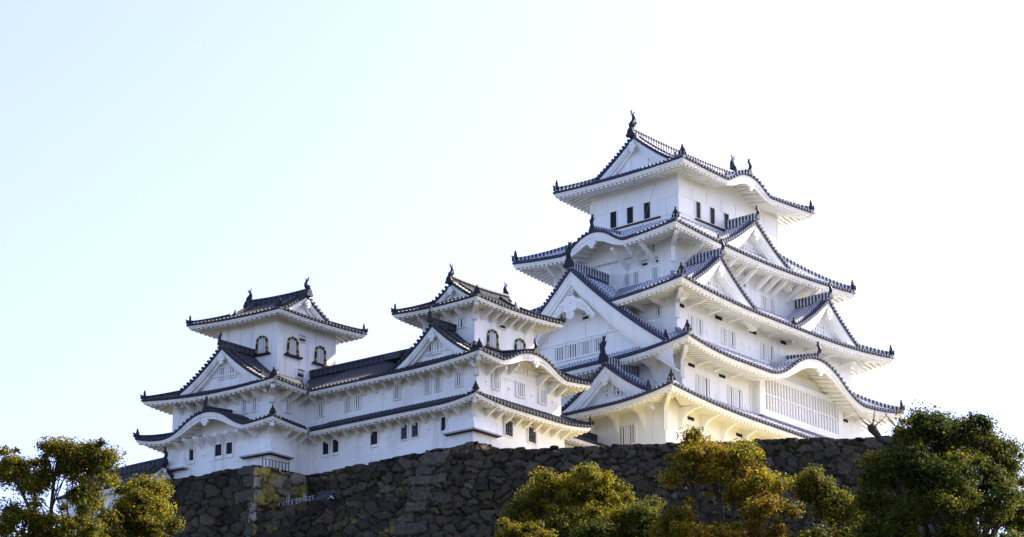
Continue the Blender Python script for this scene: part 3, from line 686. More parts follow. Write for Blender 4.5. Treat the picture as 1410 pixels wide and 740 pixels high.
# projecting lattice bay on the south side
mb=MB(); x0,x1,y=4.35,15.25,-4.75; zb,zt=-18.9,-14.4
mb.box(x0,x1,-4.32,-4.22,zb,zt,'plaster'); mb.box(x0,x1,y-.05,-4.2,zb,-18.35,'plaster'); mb.box(x0,x1,y-.06,-4.2,-15.75,-15.3,'plaster'); mb.box(x0,x1,-4.45,-4.2,-15.3,zt,'plaster')
mb.box(x0-.35,x0+.3,y-.08,-4.2,zb,-15.3,'plaster'); mb.box(x1-.3,x1+.35,y-.08,-4.2,zb,-15.3,'plaster'); mb.box(x0,x1,y+.02,-4.5,-17.05,-16.93,'plaster')
n=26
for i in range(n):
    x=x0+.45+(x1-x0-.9)*i/(n-1); mb.box(x-.085,x+.085,y-.01,y+.14,-18.36,-15.74 if i%4 else -15.5,'plaster')
mb.build('lattice_bay',k,FM)
mb=MB(); mb.box(3.45,3.55,-4.30,-4.2,-18.8,-16.5,'plaster'); mb.box(3.75,3.85,-4.30,-4.2,-18.8,-16.5,'plaster'); mb.build('downpipe',k,FM)
# brackets
for face,val,us,zt,ov,kind in (('W',-2.97,(9.9,8.6,7.3,3.0,1.6,.2),-5.5,2.45,'strut'),('S',-1.58,(-1.4,.1,3.2,4.8,6.2,8.2,9.3,10.4,12.5,14.6),-5.5,2.35,'strut'),
    ('W',-5.07,(-.2,-2.2),-11.1,2.6,'arm'),('S',-3.54,(-3.6,-1.0,1.7,4.3,7.,9.7,12.4,15.,17.6),-11.1,2.55,'arm'),
    ('W',-5.4,(-1.6,.4),-16.15,2.5,'big'),('S',-4.2,(-3.4,-1.2,1.,16.6,18.4),-16.0,2.5,'arm'),
    ('W',-8.0,(-2.4,.2,2.8,5.4),-20.6,2.3,'big'),('S',-4.5,(-6.1,-3.4,-.7,2.,4.7,7.4,10.1,12.8),-20.6,2.3,'big')):
    brackets(k,FM,face,val,us,zt,ov,NEW,kind)
for x,y,zt,h in ((-2.97,-1.58,-5.45,1.7),(-5.07,-3.54,-11.2,1.6),(-5.4,-4.2,-16.15,1.8),(-8,-4.5,-20.55,2.2)): corner_bracket(k,FM,x,y,zt,2.3,NEW,h)
# small gun ports, vents under the eaves
mb=MB()
for u,z in ((-4.6,-11.75),(.4,-11.6),(5.,-11.7),(9.3,-11.6)): mb.box(u-.45,u+.45,-3.58,-3.53,z-.02,z+.26,'dark')
for u in (-4.2,-.2,16.8): mb.box(u-.4,u+.4,-4.24,-4.19,-16.75,-16.5,'dark')
for u in (-4.8,1.5): mb.box(u-.4,u+.4,-4.54,-4.49,-21.3,-21.05,'dark')
mb.build('eave_vent',k,FM)
mb=MB()
for u,z in ((-1.1,-13.1),(3.6,-12.9),(8.6,-12.8),(4.6,-12.9)):
    mb.box(u-.17,u+.17,-3.60,-3.53,z-.2,z+.2,'plaster')
for u,z in ((-4.4,-18.6),(-.9,-18.4),(3.0,-18.5)): mb.box(u-.17,u+.17,-4.26,-4.19,z-.2,z+.2,'plaster')
mb.build('gun_port',k,FM)
# lightning conductor cables
def cable(a,b,lab):
    mb=MB(); a=np.array(a);b=np.array(b); mb.tube([a+(b-a)*t-Z*1.2*t*(1-t) for t in np.linspace(0,1,9)],.018,'wire',4); tag(mb.build('lightning_cable'),lab,'cable',None)
cable((-1.6,1.0,.9),(-8.9,1.6,-16.4),'thin grey cable running down the left face of the main keep from its top eave')

# ================================================================== WEST TOWER AND GALLERY
ST=OLD; po='plaster_old'
w=thing('castle_tower','smaller white corner tower in the middle with dark roofs and a curved eave','castle tower',wpt(FW,6.3,5.,-28.2))
W1=(1.2,11.2,1.6,9.5); W2=(1.6,11.,1.62,9.5); W3=(3.1,9.75,3.1,8.0)
mb=MB(); walls(mb,W1,-28.4,-24.3,po,(1.0,11.4,1.4,9.5)); walls(mb,W2,-24.2,-21.0,po); walls(mb,W3,-20,-16.15,po)
mb.box(.6,11.6,8.,9.48,-20.,-19.5,'pan_old'); mb.build('wall',w,FW)
T2z,T1z=-21.3,-24.6
tier(w,FW,ST,(-.4,12.6,0,9.5),(1.6,11.0,1.62,9.5),T1z,1.0,.42,1.6,k=.9,sides='SWE',sp=.36)
tier(w,FW,ST,(0,12.6,0,9.5),(3.1,9.75,3.1,9.5),T2z,1.95,.42,1.6,k=.9,sides='SWE',bumps={'S':kara(6.15,4.6,1.4)},sp=.36)
irimoya(w,FW,ST,(1.5,11.35,1.5,9.6),-16.5,2.5,.68,.40,1.6,2.35,'x',pend=.5,sh=.5,vo=.5,sp=.36,shz=-.1)
gable(w,FW,ST,(.55,4.95),(1,0),3.55,2.75,-20.8,2.6,pend=.62,bh=.62,ped=.65,sp=.36,ornz=.95)
wins(w,FW,'W',3.1,-17.4,.8,((4.27,.6),),st=ST,nb=2)
window(w,FW,'S',3.1,5.05,-18.5,1.15,1.45,'kato',3,ST,'bell-shaped arched window with black and gold frame'); window(w,FW,'S',3.1,8.11,-18.5,1.15,1.45,'kato',3,ST,'bell-shaped arched window with black and gold frame')
wins(w,FW,'S',3.1,-17.15,.55,((6.1,.8),),'vent',ST)
wins(w,FW,'W',1.2,-19.72,.85,((5.55,.58),(4.82,.5)),st=ST,nb=2)
wins(w,FW,'W',1.6,-22.38,1.05,((9.02,.6),(6.16,.57),(5.14,.58),(3.22,.63)),st=ST); wins(w,FW,'S',1.62,-22.4,1.1,((3.69,.78),(6.34,.85),(8.85,.85)),st=ST,nb=4)
wins(w,FW,'S',1.62,-20.93,.42,((6.3,.88),(7.64,.86)),'dark',ST)
wins(w,FW,'W',1.12,-25.75,1.12,((7.86,.6),(6.84,.62)),'iron',ST); wins(w,FW,'W',1.12,-25.75,1.1,((4.2,.45),),'dark',ST); wins(w,FW,'S',1.52,-25.7,1.2,((4.92,.85),(7.5,.85)),'iron',ST)
flare(w,FW,ST,[(1.2,3.9),(1.2,3.7),(1.2,1.6),(3.5,1.6),(3.6,1.6)],[(1.1,3.9),(.55,3.8),(.55,.9),(3.55,.9),(3.65,1.55)],-24.7,-26.6,[(1.1,3.9),(1.1,3.8),(1.1,1.5),(3.5,1.5),(3.6,1.5)])
flare(w,FW,ST,[(10.2,1.6),(10.25,1.6),(11.2,1.6),(11.2,3.),(11.2,3.05)],[(9.4,1.55),(9.5,.9),(11.6,.9),(11.75,3.),(11.2,3.05)],-24.9,-28.3,[(9.4,1.5),(9.5,1.5),(11.2,1.5),(11.2,3.),(11.2,3.05)])
brackets(w,FW,'W',1.6,[2.9+.0+i*1.15 for i in range(6)],-21.45,1.5,ST); brackets(w,FW,'S',1.62,(2.7,3.7,9.5,10.5),-21.45,1.5,ST)
brackets(w,FW,'S',1.62,(5.1,),-20.9,1.5,ST);brackets(w,FW,'S',1.62,(8.3,),-21.1,1.5,ST)
brackets(w,FW,'W',1.2,[2.7+i*1.05 for i in range(7)],-24.75,1.5,ST); brackets(w,FW,'S',1.6,[2.5+i*1.05 for i in range(9)],-24.75,1.5,ST)
brackets(w,FW,'W',3.1,(4.1,5.3,6.5,7.6),-16.6,1.5,ST); brackets(w,FW,'S',3.1,[3.9+i*.95 for i in range(6)],-16.6,1.5,ST)
for x,y,zt,h in ((3.1,3.1,-16.55,.9),(1.6,1.62,-21.4,.95),(1.2,1.6,-24.7,.9)): corner_bracket(w,FW,x,y,zt,1.4,ST,h)
def ports(parent,F,face,val,items):
    mb=MB()
    for u,z in items:
        o,q,n=wframe(face,val,u,z); mb.obox(o+n*.02,q*.13,n*.02,Z*.17,'plaster'); mb.obox(o+n*.03,q*.13,n*.02,Z*.02,'shut')
    mb.build('gun_port',parent,F)
ports(w,FW,'W',1.6,((7.3,-22.5),(4.2,-22.5),(2.3,-22.5))); ports(w,FW,'S',1.62,((2.7,-22.6),(5.2,-22.6),(7.7,-22.6),(10.1,-22.6))); ports(w,FW,'W',1.1,((5.7,-25.9),(8.3,-26.9),(3.,-27.1)))

c=thing('gallery','long white two-storey gallery linking the left tower to the middle tower','gallery',wpt(FW,4,13,-28.2))
mb=MB(); walls(mb,(1.2,7,9.5,18.),-28.4,-24.3,po,(1.0,7,9.5,18.)); walls(mb,(1.6,6.6,9.5,18.),-24.2,-21.0,po); mb.build('wall',c,FW)
mt=MB();me=MB()
yv=16.1
roof_side(mt,me,ST,(0,yv),(0,-1),(1,0),yv-9.5,4,-4,0,T2z,2.5,.8,0,1.6,sp=.36)
r0=mt.build('roof',c,FW); me.build('eave',r0,FW); mt=MB();me=MB()
roof_side(mt,me,ST,(8,9.5),(0,1),(-1,0),10,4,0,0,T2z,2.5,.8,0,1.6,sp=.36)
r=mt.build('roof',c,FW); me.build('eave',r,FW); mt=MB();me=MB()
roof_side(mt,me,ST,(-.4,15.65),(0,-1),(1,0),15.65-9.5,2.,-2.0,0,T1z,1.0,.9,0,1.6,sp=.36)
r=mt.build('roof',c,FW); me.build('eave',r,FW)
mb=MB(); ridge_sweep(mb,[(4,7.,T2z+2.58),(4,20.5,T2z+2.58)],.5,.5,'ridge_old'); mb.build('main_ridge',r,FW)
wins(c,FW,'W',1.6,-22.44,1.06,((16.4,.6),(13.72,.6),(12.79,.6)),st=ST)
wins(c,FW,'W',1.12,-25.78,1.15,((15.39,.6),(14.42,.6),(10.71,.68)),'dark',ST)
brackets(c,FW,'W',1.6,[9.8+i*1.15 for i in range(7)],-21.45,1.5,ST); brackets(c,FW,'W',1.2,[10+i*1.05 for i in range(7)],-24.75,1.5,ST)
ports(c,FW,'W',1.6,((10.3,-22.6),(11.6,-22.6),(14.8,-22.7))); ports(c,FW,'W',1.1,((9.6,-25.9),(11.9,-26.2),(12.6,-26.9),(16.4,-26.2),(10.8,-27.)))

# ================================================================== LEFT TOWER
n_=thing('castle_tower','white corner tower farthest left with black and gold arched windows','castle tower',wpt(FI,6,6,-28.2))
I1=(.6,10.,.7,10.4); I2=(1.6,11.6,1.6,10.9); I3=(4.05,10.3,3.36,9.1)
mb=MB(); walls(mb,I1,-28.4,-24.3,po,(.4,10.,.5,10.6)); walls(mb,I2,-24.2,-21.0,po); walls(mb,I3,-20.5,-14.6,po); mb.build('wall',n_,FI)
def tier_over(parent,F,st,outer,inner,z0,H,lift,ov,k,LS,bumps):
    # like tier() but the south side ends in a valley against the gallery roof
    x0,x1,y0,y1=outer; a0,a1,b0,b1=inner; mt=MB();me=MB(); dW,dS,dN,dE=a0-x0,b0-y0,y1-b1,x1-a1
    roof_side(mt,me,st,(x0,y0),(1,0),(0,1),LS,dS,dW,-dS,z0,H,k,lift,ov,sp=.36)
    roof_side(mt,me,st,(x0,y1),(0,-1),(1,0),y1-y0,dW,dN,dS,z0,H,k,lift,ov,bump=bumps,sp=.36)
    roof_side(mt,me,st,(x1,y1),(-1,0),(0,-1),x1-x0,dN,dE,dW,z0,H,k,lift,ov,sp=.36)
    roof_side(mt,me,st,(x1,y0),(0,1),(-1,0),y1-y0,dE,dS,dN,z0,H,k,lift,ov,sp=.36)
    r=mt.build('roof',parent,F); me.build('eave',r,F); mh=MB()
    hip(None,r,F,st,(x0,y0),(a0,b0),z0,H,k,lift); hip(None,r,F,st,(x0,y1),(a0,b1),z0,H,k,lift)
    if bumps:
        e=np.linspace(0,y1-y0,400); ec=y1-e[np.argmax(bumps(e))]; bz=float(bumps(e).max()); mk=MB(); base=np.array([x0,ec,z0+bz+.08])
        ridge_sweep(mk,[base+np.array([.1,0,0]),base+np.array([dW,0,.2])],.3,.34,st['ridge']); mk.build('crest_ridge',r,F)
        onigawara(r,F,base,(-1,0),.7,'bird'); pendant(r,F,base+np.array([.06,0,-.66]),(-1,0),.62,.6,st)
tier_over(n_,FI,ST,(-1.0,13,-.9,12.0),(1.6,11.6,1.6,10.9),T1z,1.0,.42,1.6,.9,3.55,kara(12.0-5.35,4.3,1.6))
tier_over(n_,FI,ST,(0,13.2,0,12.5),(4.05,10.3,3.36,9.1),T2z,2.05,.42,1.6,.9,3.45,None)
irimoya(n_,FI,ST,(2.45,11.9,1.76,10.7),-14.95,2.7,.68,.40,1.6,2.2,'y',pend=.55,sh=.5,vo=.5,sp=.36,shz=-.1)
gable(n_,FI,ST,(.55,5.5),(1,0),3.8,3.0,-20.6,3.5,pend=.65,bh=.62,ped=.65,sp=.36,ornz=.8)
KL='bell-shaped arched window with black and gold frame'
window(n_,FI,'W',4.05,4.79,-16.77,1.05,1.45,'kato',3,ST,KL); window(n_,FI,'S',3.36,5.61,-16.75,1.1,1.48,'kato',3,ST,KL); window(n_,FI,'S',3.36,8.57,-16.8,1.1,1.45,'kato',3,ST,KL)
wins(n_,FI,'S',3.36,-15.9,.5,((6.6,.75),),'vent',ST); wins(n_,FI,'S',3.36,-18.74,.65,((6.49,.77),),'vent',ST)
wins(n_,FI,'W',1.2,-19.5,.85,((5.85,.58),(4.93,.66)),st=ST); wins(n_,FI,'W',1.6,-22.3,1.04,((8.63,.6),(4.05,.58),(3.11,.58)),st=ST); wins(n_,FI,'S',1.6,-22.25,1.02,((3.29,.6),),st=ST)
wins(n_,FI,'W',.52,-25.87,1.12,((7.9,.45),(5.37,.66),(4.36,.6)),'dark',ST); wins(n_,FI,'W',.56,-24.6,.5,((7.05,.55),),'vent',ST)
flare(n_,FI,ST,[(.6,3.0),(.6,2.9),(.6,.7),(2.3,.7),(2.4,.7)],[(.5,3.05),(-.1,2.9),(-.1,.05),(2.35,.05),(2.45,.65)],-24.7,-26.7,[(.5,3.),(.5,2.9),(.5,.6),(2.3,.6),(2.4,.6)])
flare(n_,FI,ST,[(.6,10.4),(.6,10.35),(.6,8.7),(.6,8.6)],[(.5,11.),(-.1,10.95),(-.1,8.2),(.52,8.1)],-24.7,-26.75,[(.5,10.4),(.5,10.3),(.5,8.6),(.5,8.5)])
brackets(n_,FI,'W',1.6,[2.6+i*1.05 for i in range(8)],-21.45,1.5,ST); brackets(n_,FI,'S',1.6,(2.5,3.4,4.3),-21.45,1.5,ST)
brackets(n_,FI,'W',.6,[1.9+i*1. for i in range(8)],-24.75,1.6,ST); brackets(n_,FI,'S',.7,(1.7,2.6,3.4),-24.75,1.5,ST)
for x,y,zt,h in ((1.6,1.6,-21.4,.95),(.6,.7,-24.7,.9)): corner_bracket(n_,FI,x,y,zt,1.4,ST,h)
ports(n_,FI,'W',1.6,((2.1,-22.5),(5.,-22.6),(9.6,-22.6))); ports(n_,FI,'W',.5,((6.8,-26.),(6.1,-26.6),(3.6,-26.9),(9.2,-27.)))

# ================================================================== SMALL BUILDINGS
c2=thing('gallery','low dark-roofed passage wedged between the middle tower and the main keep','gallery',(-12,2,-28))
mb=MB(); walls(mb,(-17.5,-8.2,.6,4.4),-28.5,-24.2,po); mb.build('wall',c2,FM)
mt=MB();me=MB()
roof_side(mt,me,ST,(-15.6,-.7),(1,0),(0,1),7.4,3.2,0,0,-23.95,1.5,.85,0,1.2,sp=.36)
r0=mt.build('roof',c2,FM); me.build('eave',r0,FM); mt=MB();me=MB()
roof_side(mt,me,ST,(-8.2,5.7),(-1,0),(0,-1),7.4,3.2,0,0,-23.95,1.5,.85,0,1.2,sp=.36)
r=mt.build('roof',c2,FM); me.build('eave',r,FM)
mb=MB(); ridge_sweep(mb,[(-15.5,2.5,-22.35),(-8.0,2.5,-22.35)],.42,.45,'ridge_old'); mb.build('main_ridge',r,FM)
# gate at the far left
g=thing('gatehouse','low gatehouse with a long dark tiled roof and white gable end at lower left','gatehouse',(-35,28,-33))
FG=((-35.6,22.2),unit(0),unit(92.))
mb=MB(); walls(mb,(-1.7,1.7,.6,9),-33,-28.1,po); mb.build('wall',g,FG); mt=MB();me=MB()
roof_side(mt,me,ST,(-2.4,9),(0,-1),(1,0),9,2.4,0,0,-28.2,1.65,.75,0,.7,sp=.36)
r0=mt.build('roof',g,FG); me.build('eave',r0,FG); mt=MB();me=MB()
roof_side(mt,me,ST,(2.4,0),(0,1),(-1,0),9,2.4,0,0,-28.2,1.65,.75,0,.7,sp=.36)
r=mt.build('roof',g,FG); me.build('eave',r,FG); mb=MB(); ridge_sweep(mb,[(0,-.1,-26.45),(0,9,-26.45)],.4,.5,'ridge_old'); mb.build('main_ridge',r,FG); onigawara(r,FG,(0,-.15,-26.4),(0,-1),.8,'bird')
gable(g,FG,ST,(0,0),(0,1),2.4,1.65,-28.2,1,ped=.6,slopes=False,prof=lambda u:-28.2+1.65*(.75*(1-u)+.25*(1-u)**2),pend=.3,bh=.35,sill=False,kr=.9)
# little roofed wall on the lower terrace
s_=thing('roofed_wall','tiny white wall end with a tiled roof peeping over the lower stone wall','wall',(-32.6,7.5,-31.7))
FS=((-33.,6.9),unit(-4.),unit(98.)); mb=MB(); walls(mb,(-.35,.35,.15,1.2),-32.4,-31.35,po); mb.add([(-.5,.15,-31.4),(.5,.15,-31.4),(0,.15,-30.85)],[(0,1,2)],po); mb.build('wall',s_,FS)
mt=MB();me=MB(); roof_side(mt,me,ST,(-.8,1.3),(0,-1),(1,0),1.3,.8,0,0,-31.4,.6,.9,0,.45,sp=.3); roof_side(mt,me,ST,(.8,0),(0,1),(-1,0),1.3,.8,0,0,-31.4,.6,.9,0,.45,sp=.3); ridge_sweep(mt,[(0,-.1,-30.77),(0,1.3,-30.77)],.25,.25,'ridge_old'); r=mt.build('roof',s_,FS)
me.build('eave',r,FS)
# iron railing on the block, picket posts on the terrace
f_=thing('railing','short grey iron railing on top of the mossy stone block','railing',(-33,12.9,-28.3))
mb=MB(); A=np.array([-34.3,12.95,-28.35]); B=np.array([-31.9,12.6,-28.35])
for t in np.linspace(0,1,9): p=A+(B-A)*t; mb.box(p[0]-.03,p[0]+.03,p[1]-.03,p[1]+.03,p[2],p[2]+(1.15 if t in(0,1) else 1.02),'iron')
mb.build('post',f_); mb=MB()
for h in(.25,1.0): mb.tube([A+Z*h,B+Z*h],.03,'iron',5)
mb.build('rail',f_)
f_=thing('picket_fence','row of pale wooden pickets beside the tiny roofed wall','fence',(-33,10.5,-31.7))
mb=MB(); rr=random.Random(4)
for i in range(11):
    y=8.6+i*.33; x=-33.3-.02*i+rr.uniform(-.1,.1); h=rr.uniform(.9,1.5); mb.box(x-.035,x+.035,y-.035,y+.035,-32.0,-31.8+h,'shut')
mb.build('picket',f_); mb=MB(); mb.tube([(-33.3,8.5,-30.75),(-33.5,12.,-30.8)],.03,'shut',5); mb.build('rail',f_)
# ================================================================== TREES
def leaf_mesh(name,parent,clumps,nleaf,size,pal,wts,seed,mat='leaf'):
    g=np.random.default_rng(seed); cs=np.array([c[0] for c in clumps]); rs=np.array([c[1] for c in clumps]); tone=np.array([c[2] for c in clumps])
    p=(rs[:,0]*rs[:,1]*rs[:,2])**(2/3); p/=p.sum(); k=g.choice(len(cs),nleaf,p=p)
    d=g.normal(size=(nleaf,3)); d/=np.linalg.norm(d,axis=1)[:,None]; rad=np.clip(np.abs(g.normal(0,.60,nleaf))+.08,0,1.15)
    pos=cs[k]+d*rs[k]*rad[:,None]
    nrm=d*.8+g.normal(size=(nleaf,3))*.75+np.array([0,0,.55]); nrm/=np.linalg.norm(nrm,axis=1)[:,None]
    t=np.cross(nrm,g.normal(size=(nleaf,3))); t/=np.linalg.norm(t,axis=1)[:,None]; b=np.cross(nrm,t)
    s=size*g.uniform(.6,1.3,nleaf)[:,None]
    V=np.stack([pos-t*s*.55,pos-b*s*.30+nrm*s*.06,pos+t*s*.55,pos+b*s*.30+nrm*s*.06],1).reshape(-1,3)
    me=bpy.data.meshes.new(name); w=np.zeros(3); q=parent
    while q is not None: w+=np.array(q.location); q=q.parent
    V=V-w
    me.vertices.add(len(V)); me.vertices.foreach_set('co',V.astype(np.float32).ravel())
    me.loops.add(nleaf*4); me.loops.foreach_set('vertex_index',np.arange(nleaf*4,dtype=np.int32))
    me.polygons.add(nleaf); me.polygons.foreach_set('loop_start',np.arange(0,nleaf*4,4,dtype=np.int32)); me.polygons.foreach_set('loop_total',np.full(nleaf,4,dtype=np.int32))
    me.update(calc_edges=True); me.validate()
    pal=np.array(pal); ci=g.choice(len(pal),nleaf,p=np.array(wts)/sum(wts)); cb=g.choice(len(pal),len(cs),p=np.array(wts)/sum(wts)); ci=np.where(g.random(nleaf)<.7,cb[k],ci); hue=tone[k]
    # clumps at the end of some boughs have turned orange
    turn=(g.random(nleaf)<hue)
    col=pal[ci]; col=np.where(turn[:,None],np.array([.24,.125,.014])*g.uniform(.7,1.2,nleaf)[:,None],col)*g.uniform(.8,1.2,nleaf)[:,None]
    ca=me.color_attributes.new('Col','FLOAT_COLOR','POINT'); c4=np.c_[np.repeat(col,4,axis=0),np.ones(nleaf*4)]; ca.data.foreach_set('color',c4.astype(np.float32).ravel())
    me.materials.append(M[mat]); o=bpy.data.objects.new(name,me); C.objects.link(o); o.parent=parent; return o
def tree(label,base,blobs,nleaf,size,pal,wts,seed,turn=.08,rt=.28,clr=(.45,.8),gap=.75,group='trees growing below the walls',bare=(),lean=0):
    g=random.Random(seed); bx,by=base; bz=hill_z(bx,by)-.3
    t=thing('broadleaf_tree',label,'tree',(bx,by,bz),group); mb=MB()
    cen=np.mean([np.array(b[0]) for b in blobs],axis=0); top=np.array([bx,by,bz]); low=min(b[0][2]-b[1][2] for b in blobs)
    fork=np.array([bx+(cen[0]-bx)*.55,by+(cen[1]-by)*.55,bz+(low-bz)*.8+.6])
    path=[top+(fork-top)*u+np.array([math.sin(u*5+seed)*.15,math.cos(u*4+seed)*.15,0]) for u in np.linspace(0,1,7)]; path[-1]=fork
    mb.tube(path,np.linspace(rt*1.4,rt*.8,7),'bark',8)
    clumps=[]
    def limb(a,b,r0,r1,n=6,wig=.25):
        a=np.array(a);b=np.array(b); L=np.linalg.norm(b-a); off=np.array([g.uniform(-1,1),g.uniform(-1,1),g.uniform(-.2,.8)])*wig*L*.4
        P=[a+(b-a)*u+off*math.sin(math.pi*u) for u in np.linspace(0,1,n)]; mb.tube(P,np.linspace(r0,r1,n),'bark',6); return P
    for (c,r,n) in blobs:
        c=np.array(c,float); r=np.array(r,float); P=limb(fork,c-np.array([0,0,r[2]*.25]),rt*.62,rt*.25)
        for i in range(n):
            z=1-2*(i+.5)/n; a=i*2.39996+g.uniform(-.5,.5); q=math.sqrt(max(0,1-z*z)); u=np.array([q*math.cos(a),q*math.sin(a),z])
            if z<-.55 and g.random()<gap: continue
            cc=c+u*r*g.uniform(.45,1.12); s=g.uniform(*clr)*g.choice((.6,.9,1.2,1.6)); 
            clumps.append((cc,(s,s,s*g.uniform(.55,.85)),min(.9,max(0,g.gauss(turn,turn*1.2)))))
            if i%2==0: 
                s0=P[g.randint(3,len(P)-1)]; limb(s0,cc,rt*.16,.02,4,.3)
    for a,b,r0 in bare: limb(a,b,r0,.015,6,.35)
    mb.build('trunk',t); leaf_mesh('crown',t,clumps,nleaf,size,pal,wts,seed)
    return t
GRN=[(.082,.088,.009),(.12,.115,.010),(.046,.056,.008),(.18,.16,.012)]
DRK=[(.017,.032,.006),(.028,.046,.007),(.056,.070,.008),(.012,.022,.005)]
YEL=[(.20,.17,.010),(.14,.13,.010),(.27,.215,.012),(.070,.074,.009)]
fwv=np.array(unit(VIEW_AZ)); rtv=np.array([fwv[1],-fwv[0]])
def at(u,v,dist):      # a spot given by bearing offset (m to the right of the view axis) and height, at a ground distance
    p=np.array(CAM[:2])+fwv*dist+rtv*u; return (float(p[0]),float(p[1]),v)
def blob(u,z,dist,ru,rz,n,rd=None): return (at(u,z,dist),(ru,ru if rd is None else rd,rz),n)
def tr(label,spec,base,n,size,pal,wts,seed,**kw):
    return tree(label,at(base[0],0,base[1])[:2],[blob(u,z,d,ru,rz,k) for (u,z,d,ru,rz,k) in spec],n,size,pal,wts,seed,**kw)
bl=[(at(-23.6,-49.5,170),at(a,b,170),r) for a,b,r in ((-23.0,-45.0,.09),(-24.6,-46.2,.09),(-26.2,-46.0,.07),(-24.0,-44.6,.05),(-22.6,-46.4,.06),(-25.2,-44.4,.05),(-27.0,-45.4,.05))]
tr('open-crowned tree at the far left with bare forked branches showing sky',[(-22.7,-44.7,170,1.35,1.6,30),(-24.8,-44.0,171,1.5,.75,24),(-27.2,-44.6,171,1.0,1.2,18),(-23.4,-48.6,169,1.7,1.3,30),(-26.2,-48.4,169,1.5,1.3,27),(-24.8,-50.5,169,2.4,1.6,39),(-23.2,-46.6,170,.7,.6,12),(-25.9,-45.6,170.5,.7,.6,10)],(-23.8,169.5),69600,0.160,GRN+YEL[:1],(3,3,2,2,1),101,turn=.05,clr=(.35,.6),bare=bl)
tr('rounded olive-brown tree beside the gatehouse at lower left',[(-20.7,-46.1,174,1.35,1.8,36),(-22.3,-48.0,172.5,1.3,1.7,30),(-19.8,-48.6,173,1.5,1.9,36),(-21,-51,173,2,2,33)],(-21,174),60900,0.152,GRN+YEL[:1],(3,3,2,2,2),102,turn=.05,clr=(.38,.62))
tr('rounded yellow-green tree before the long dark wall, left of the orange-tinged tree',[(2.0,-42.3,186,1.6,1.3,33),(4.4,-41.6,187,1.6,1.25,33),(6.0,-42.4,188,1.4,1.2,27),(2.6,-44.3,185,1.5,1.1,21),(5.2,-43.9,186,1.7,1.0,21),(.8,-43.6,186,.8,.9,12)],(4,187),63800,0.152,YEL+GRN[:2],(4,4,3,3,2,3),103,turn=.04,clr=(.38,.62))
tr('small yellowish bush-like tree at the bottom edge below the front wall',[(-.1,-46.1,181,.85,1.1,21),(1.5,-46.4,181,.95,1.2,21),(.6,-48,181,1.4,1.3,24)],(.6,181.5),29000,0.144,YEL+GRN[:1],(4,4,3,2,2),104,turn=.10,clr=(.32,.5),rt=.16)
tr('dark green tree low between the yellow-green tree and the orange tree',[(7.7,-45.3,184,1.5,1.8,36),(5.0,-46.4,183,1.5,1.5,33),(7.7,-43.6,185,.9,.9,15),(9.0,-46.8,183,1.2,1.5,21),(3.2,-47.0,183,1.3,1.2,21),(9.4,-44.9,182.5,1.0,1.0,14),(7.0,-47.6,183,2.6,1.2,30)],(6.3,184),63800,0.152,GRN+DRK[:2],(3,2,3,1,2,3),105,turn=.04,clr=(.38,.62))
tr('tree with orange-tinged autumn leaves and a tall top sprig in front of the keep',[(10.2,-42.4,180,1.5,1.6,36),(12.6,-42.0,181,1.7,1.7,39),(14.0,-43.3,180,1.5,1.2,30),(11.3,-41.4,181,2.0,.9,26),(10.75,-40.7,181,.40,.3,6),(10.55,-39.9,181,.22,.45,6),(9.4,-46.0,179,1.2,1.8,27),(14.5,-45.7,179,1.6,1.4,30),(12.0,-47.2,178,1.6,1.5,30)],(12.2,180),81200,0.152,YEL+GRN[:2],(4,3,4,2,2,1),106,turn=.22,clr=(.36,.6))
tr('slanting bright green tree between the orange tree and the big dark tree',[(17.5,-43.2,181,.9,1.3,24),(18.8,-44.4,181,1.1,1.2,27),(20.2,-45.1,182,1.2,1.0,24),(16.8,-47.4,179,1.4,1.3,27),(19,-46.8,180,1.3,1.2,21)],(18.2,181),43500,0.152,GRN+YEL[:1],(3,3,2,2,1),107,turn=.02,clr=(.36,.58),rt=.2)
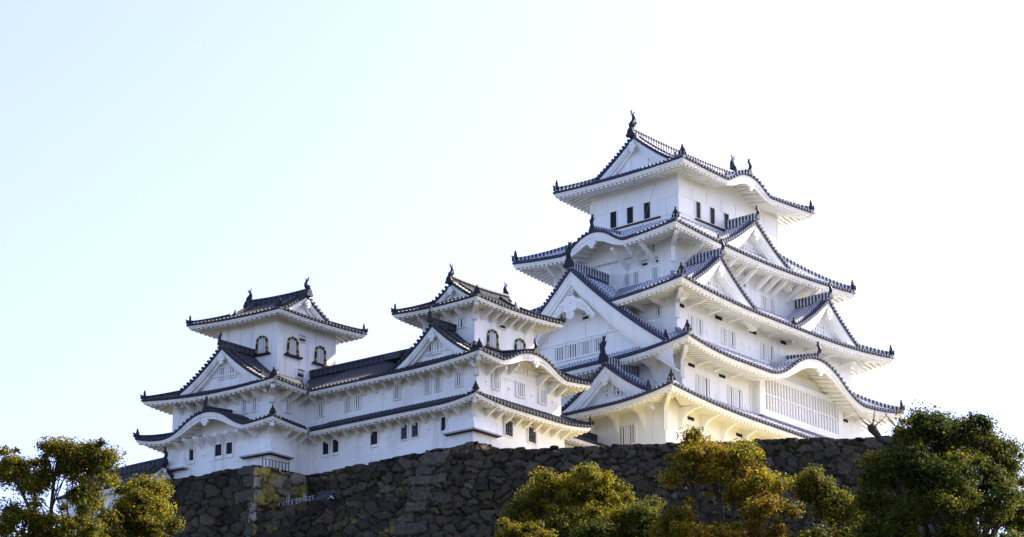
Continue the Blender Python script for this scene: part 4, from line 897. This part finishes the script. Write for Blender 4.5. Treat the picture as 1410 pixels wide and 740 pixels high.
tr('large dense dark green tree filling the lower right corner',[(19.8,-48.7,150,1.35,1.35,39),(22.2,-48.3,151,1.4,1.1,36),(23.6,-49.3,152,1.0,1.2,24),(21.4,-50.2,150,1.5,1.2,34),(24.6,-52.4,152,1.0,1.3,22),(18.2,-50.8,149,1.4,1.4,39),(20.4,-52.0,148,1.7,1.9,60),(22.8,-51.8,150,1.4,1.6,42),(24.2,-50.9,152,.9,1.2,21),(17.7,-54.0,148,1.5,1.8,42),(21.7,-54.8,149,2.3,1.8,60),(16.9,-52.2,148.5,.7,1.2,18)],(20.8,150),145000,0.136,DRK+GRN[:2]+YEL[1:2],(3,2,3,2,3,2,1.5),108,turn=.015,clr=(.36,.6),rt=.34)
tr('thin leafy tree cut off by the right edge of the view',[(25.6,-51.0,158,.8,1.0,18),(26.4,-53.4,158,1.4,1.5,24)],(26.2,158),9000,.18,DRK+GRN[:2],(2,2,2,1,2,1),109,turn=.01,clr=(.32,.5),rt=.15)
# pollarded stumps on the terrace above the front wall
def stump(label,p,lean,seed,h):
    g=random.Random(seed); t=thing('pollarded_tree',label,'tree',(*p,zF-.2),'pruned trees on the terrace'); mb=MB(); b=np.array([*p,zF-.2]); d=np.array([*lean,0.])
    top=b+Z*h+d; mb.tube([b,b+Z*h*.55+d*.2,top],[.30,.26,.34],'bark',8); mb.tube([top-Z*.2+d*.1,top+Z*.15,top+Z*.32],[.25,.36,.2],'bark',8); mb.build('trunk',t)
    tw=MB()
    for i in range(7):
        a=g.uniform(0,6.28); q=np.array([math.cos(a),math.sin(a),g.uniform(-.05,.9)]); L=g.uniform(.8,2.0); s=top+Z*.1
        tw.tube([s,s+q*L*.45+Z*.05,s+q*L+Z*.35*L],[.04,.025,.010],'bark',5)
    tw.build('twigs',t)
p0=cor+tF*32.6-nF*1.2
stump('left pruned dark tree stump with thin twigs above the front wall',tuple(p0),(-.35,.35),5,1.15)
stump('right pruned dark tree stump with thin twigs above the front wall',tuple(p0+tF*1.25),(.15,-.1),8,1.0)
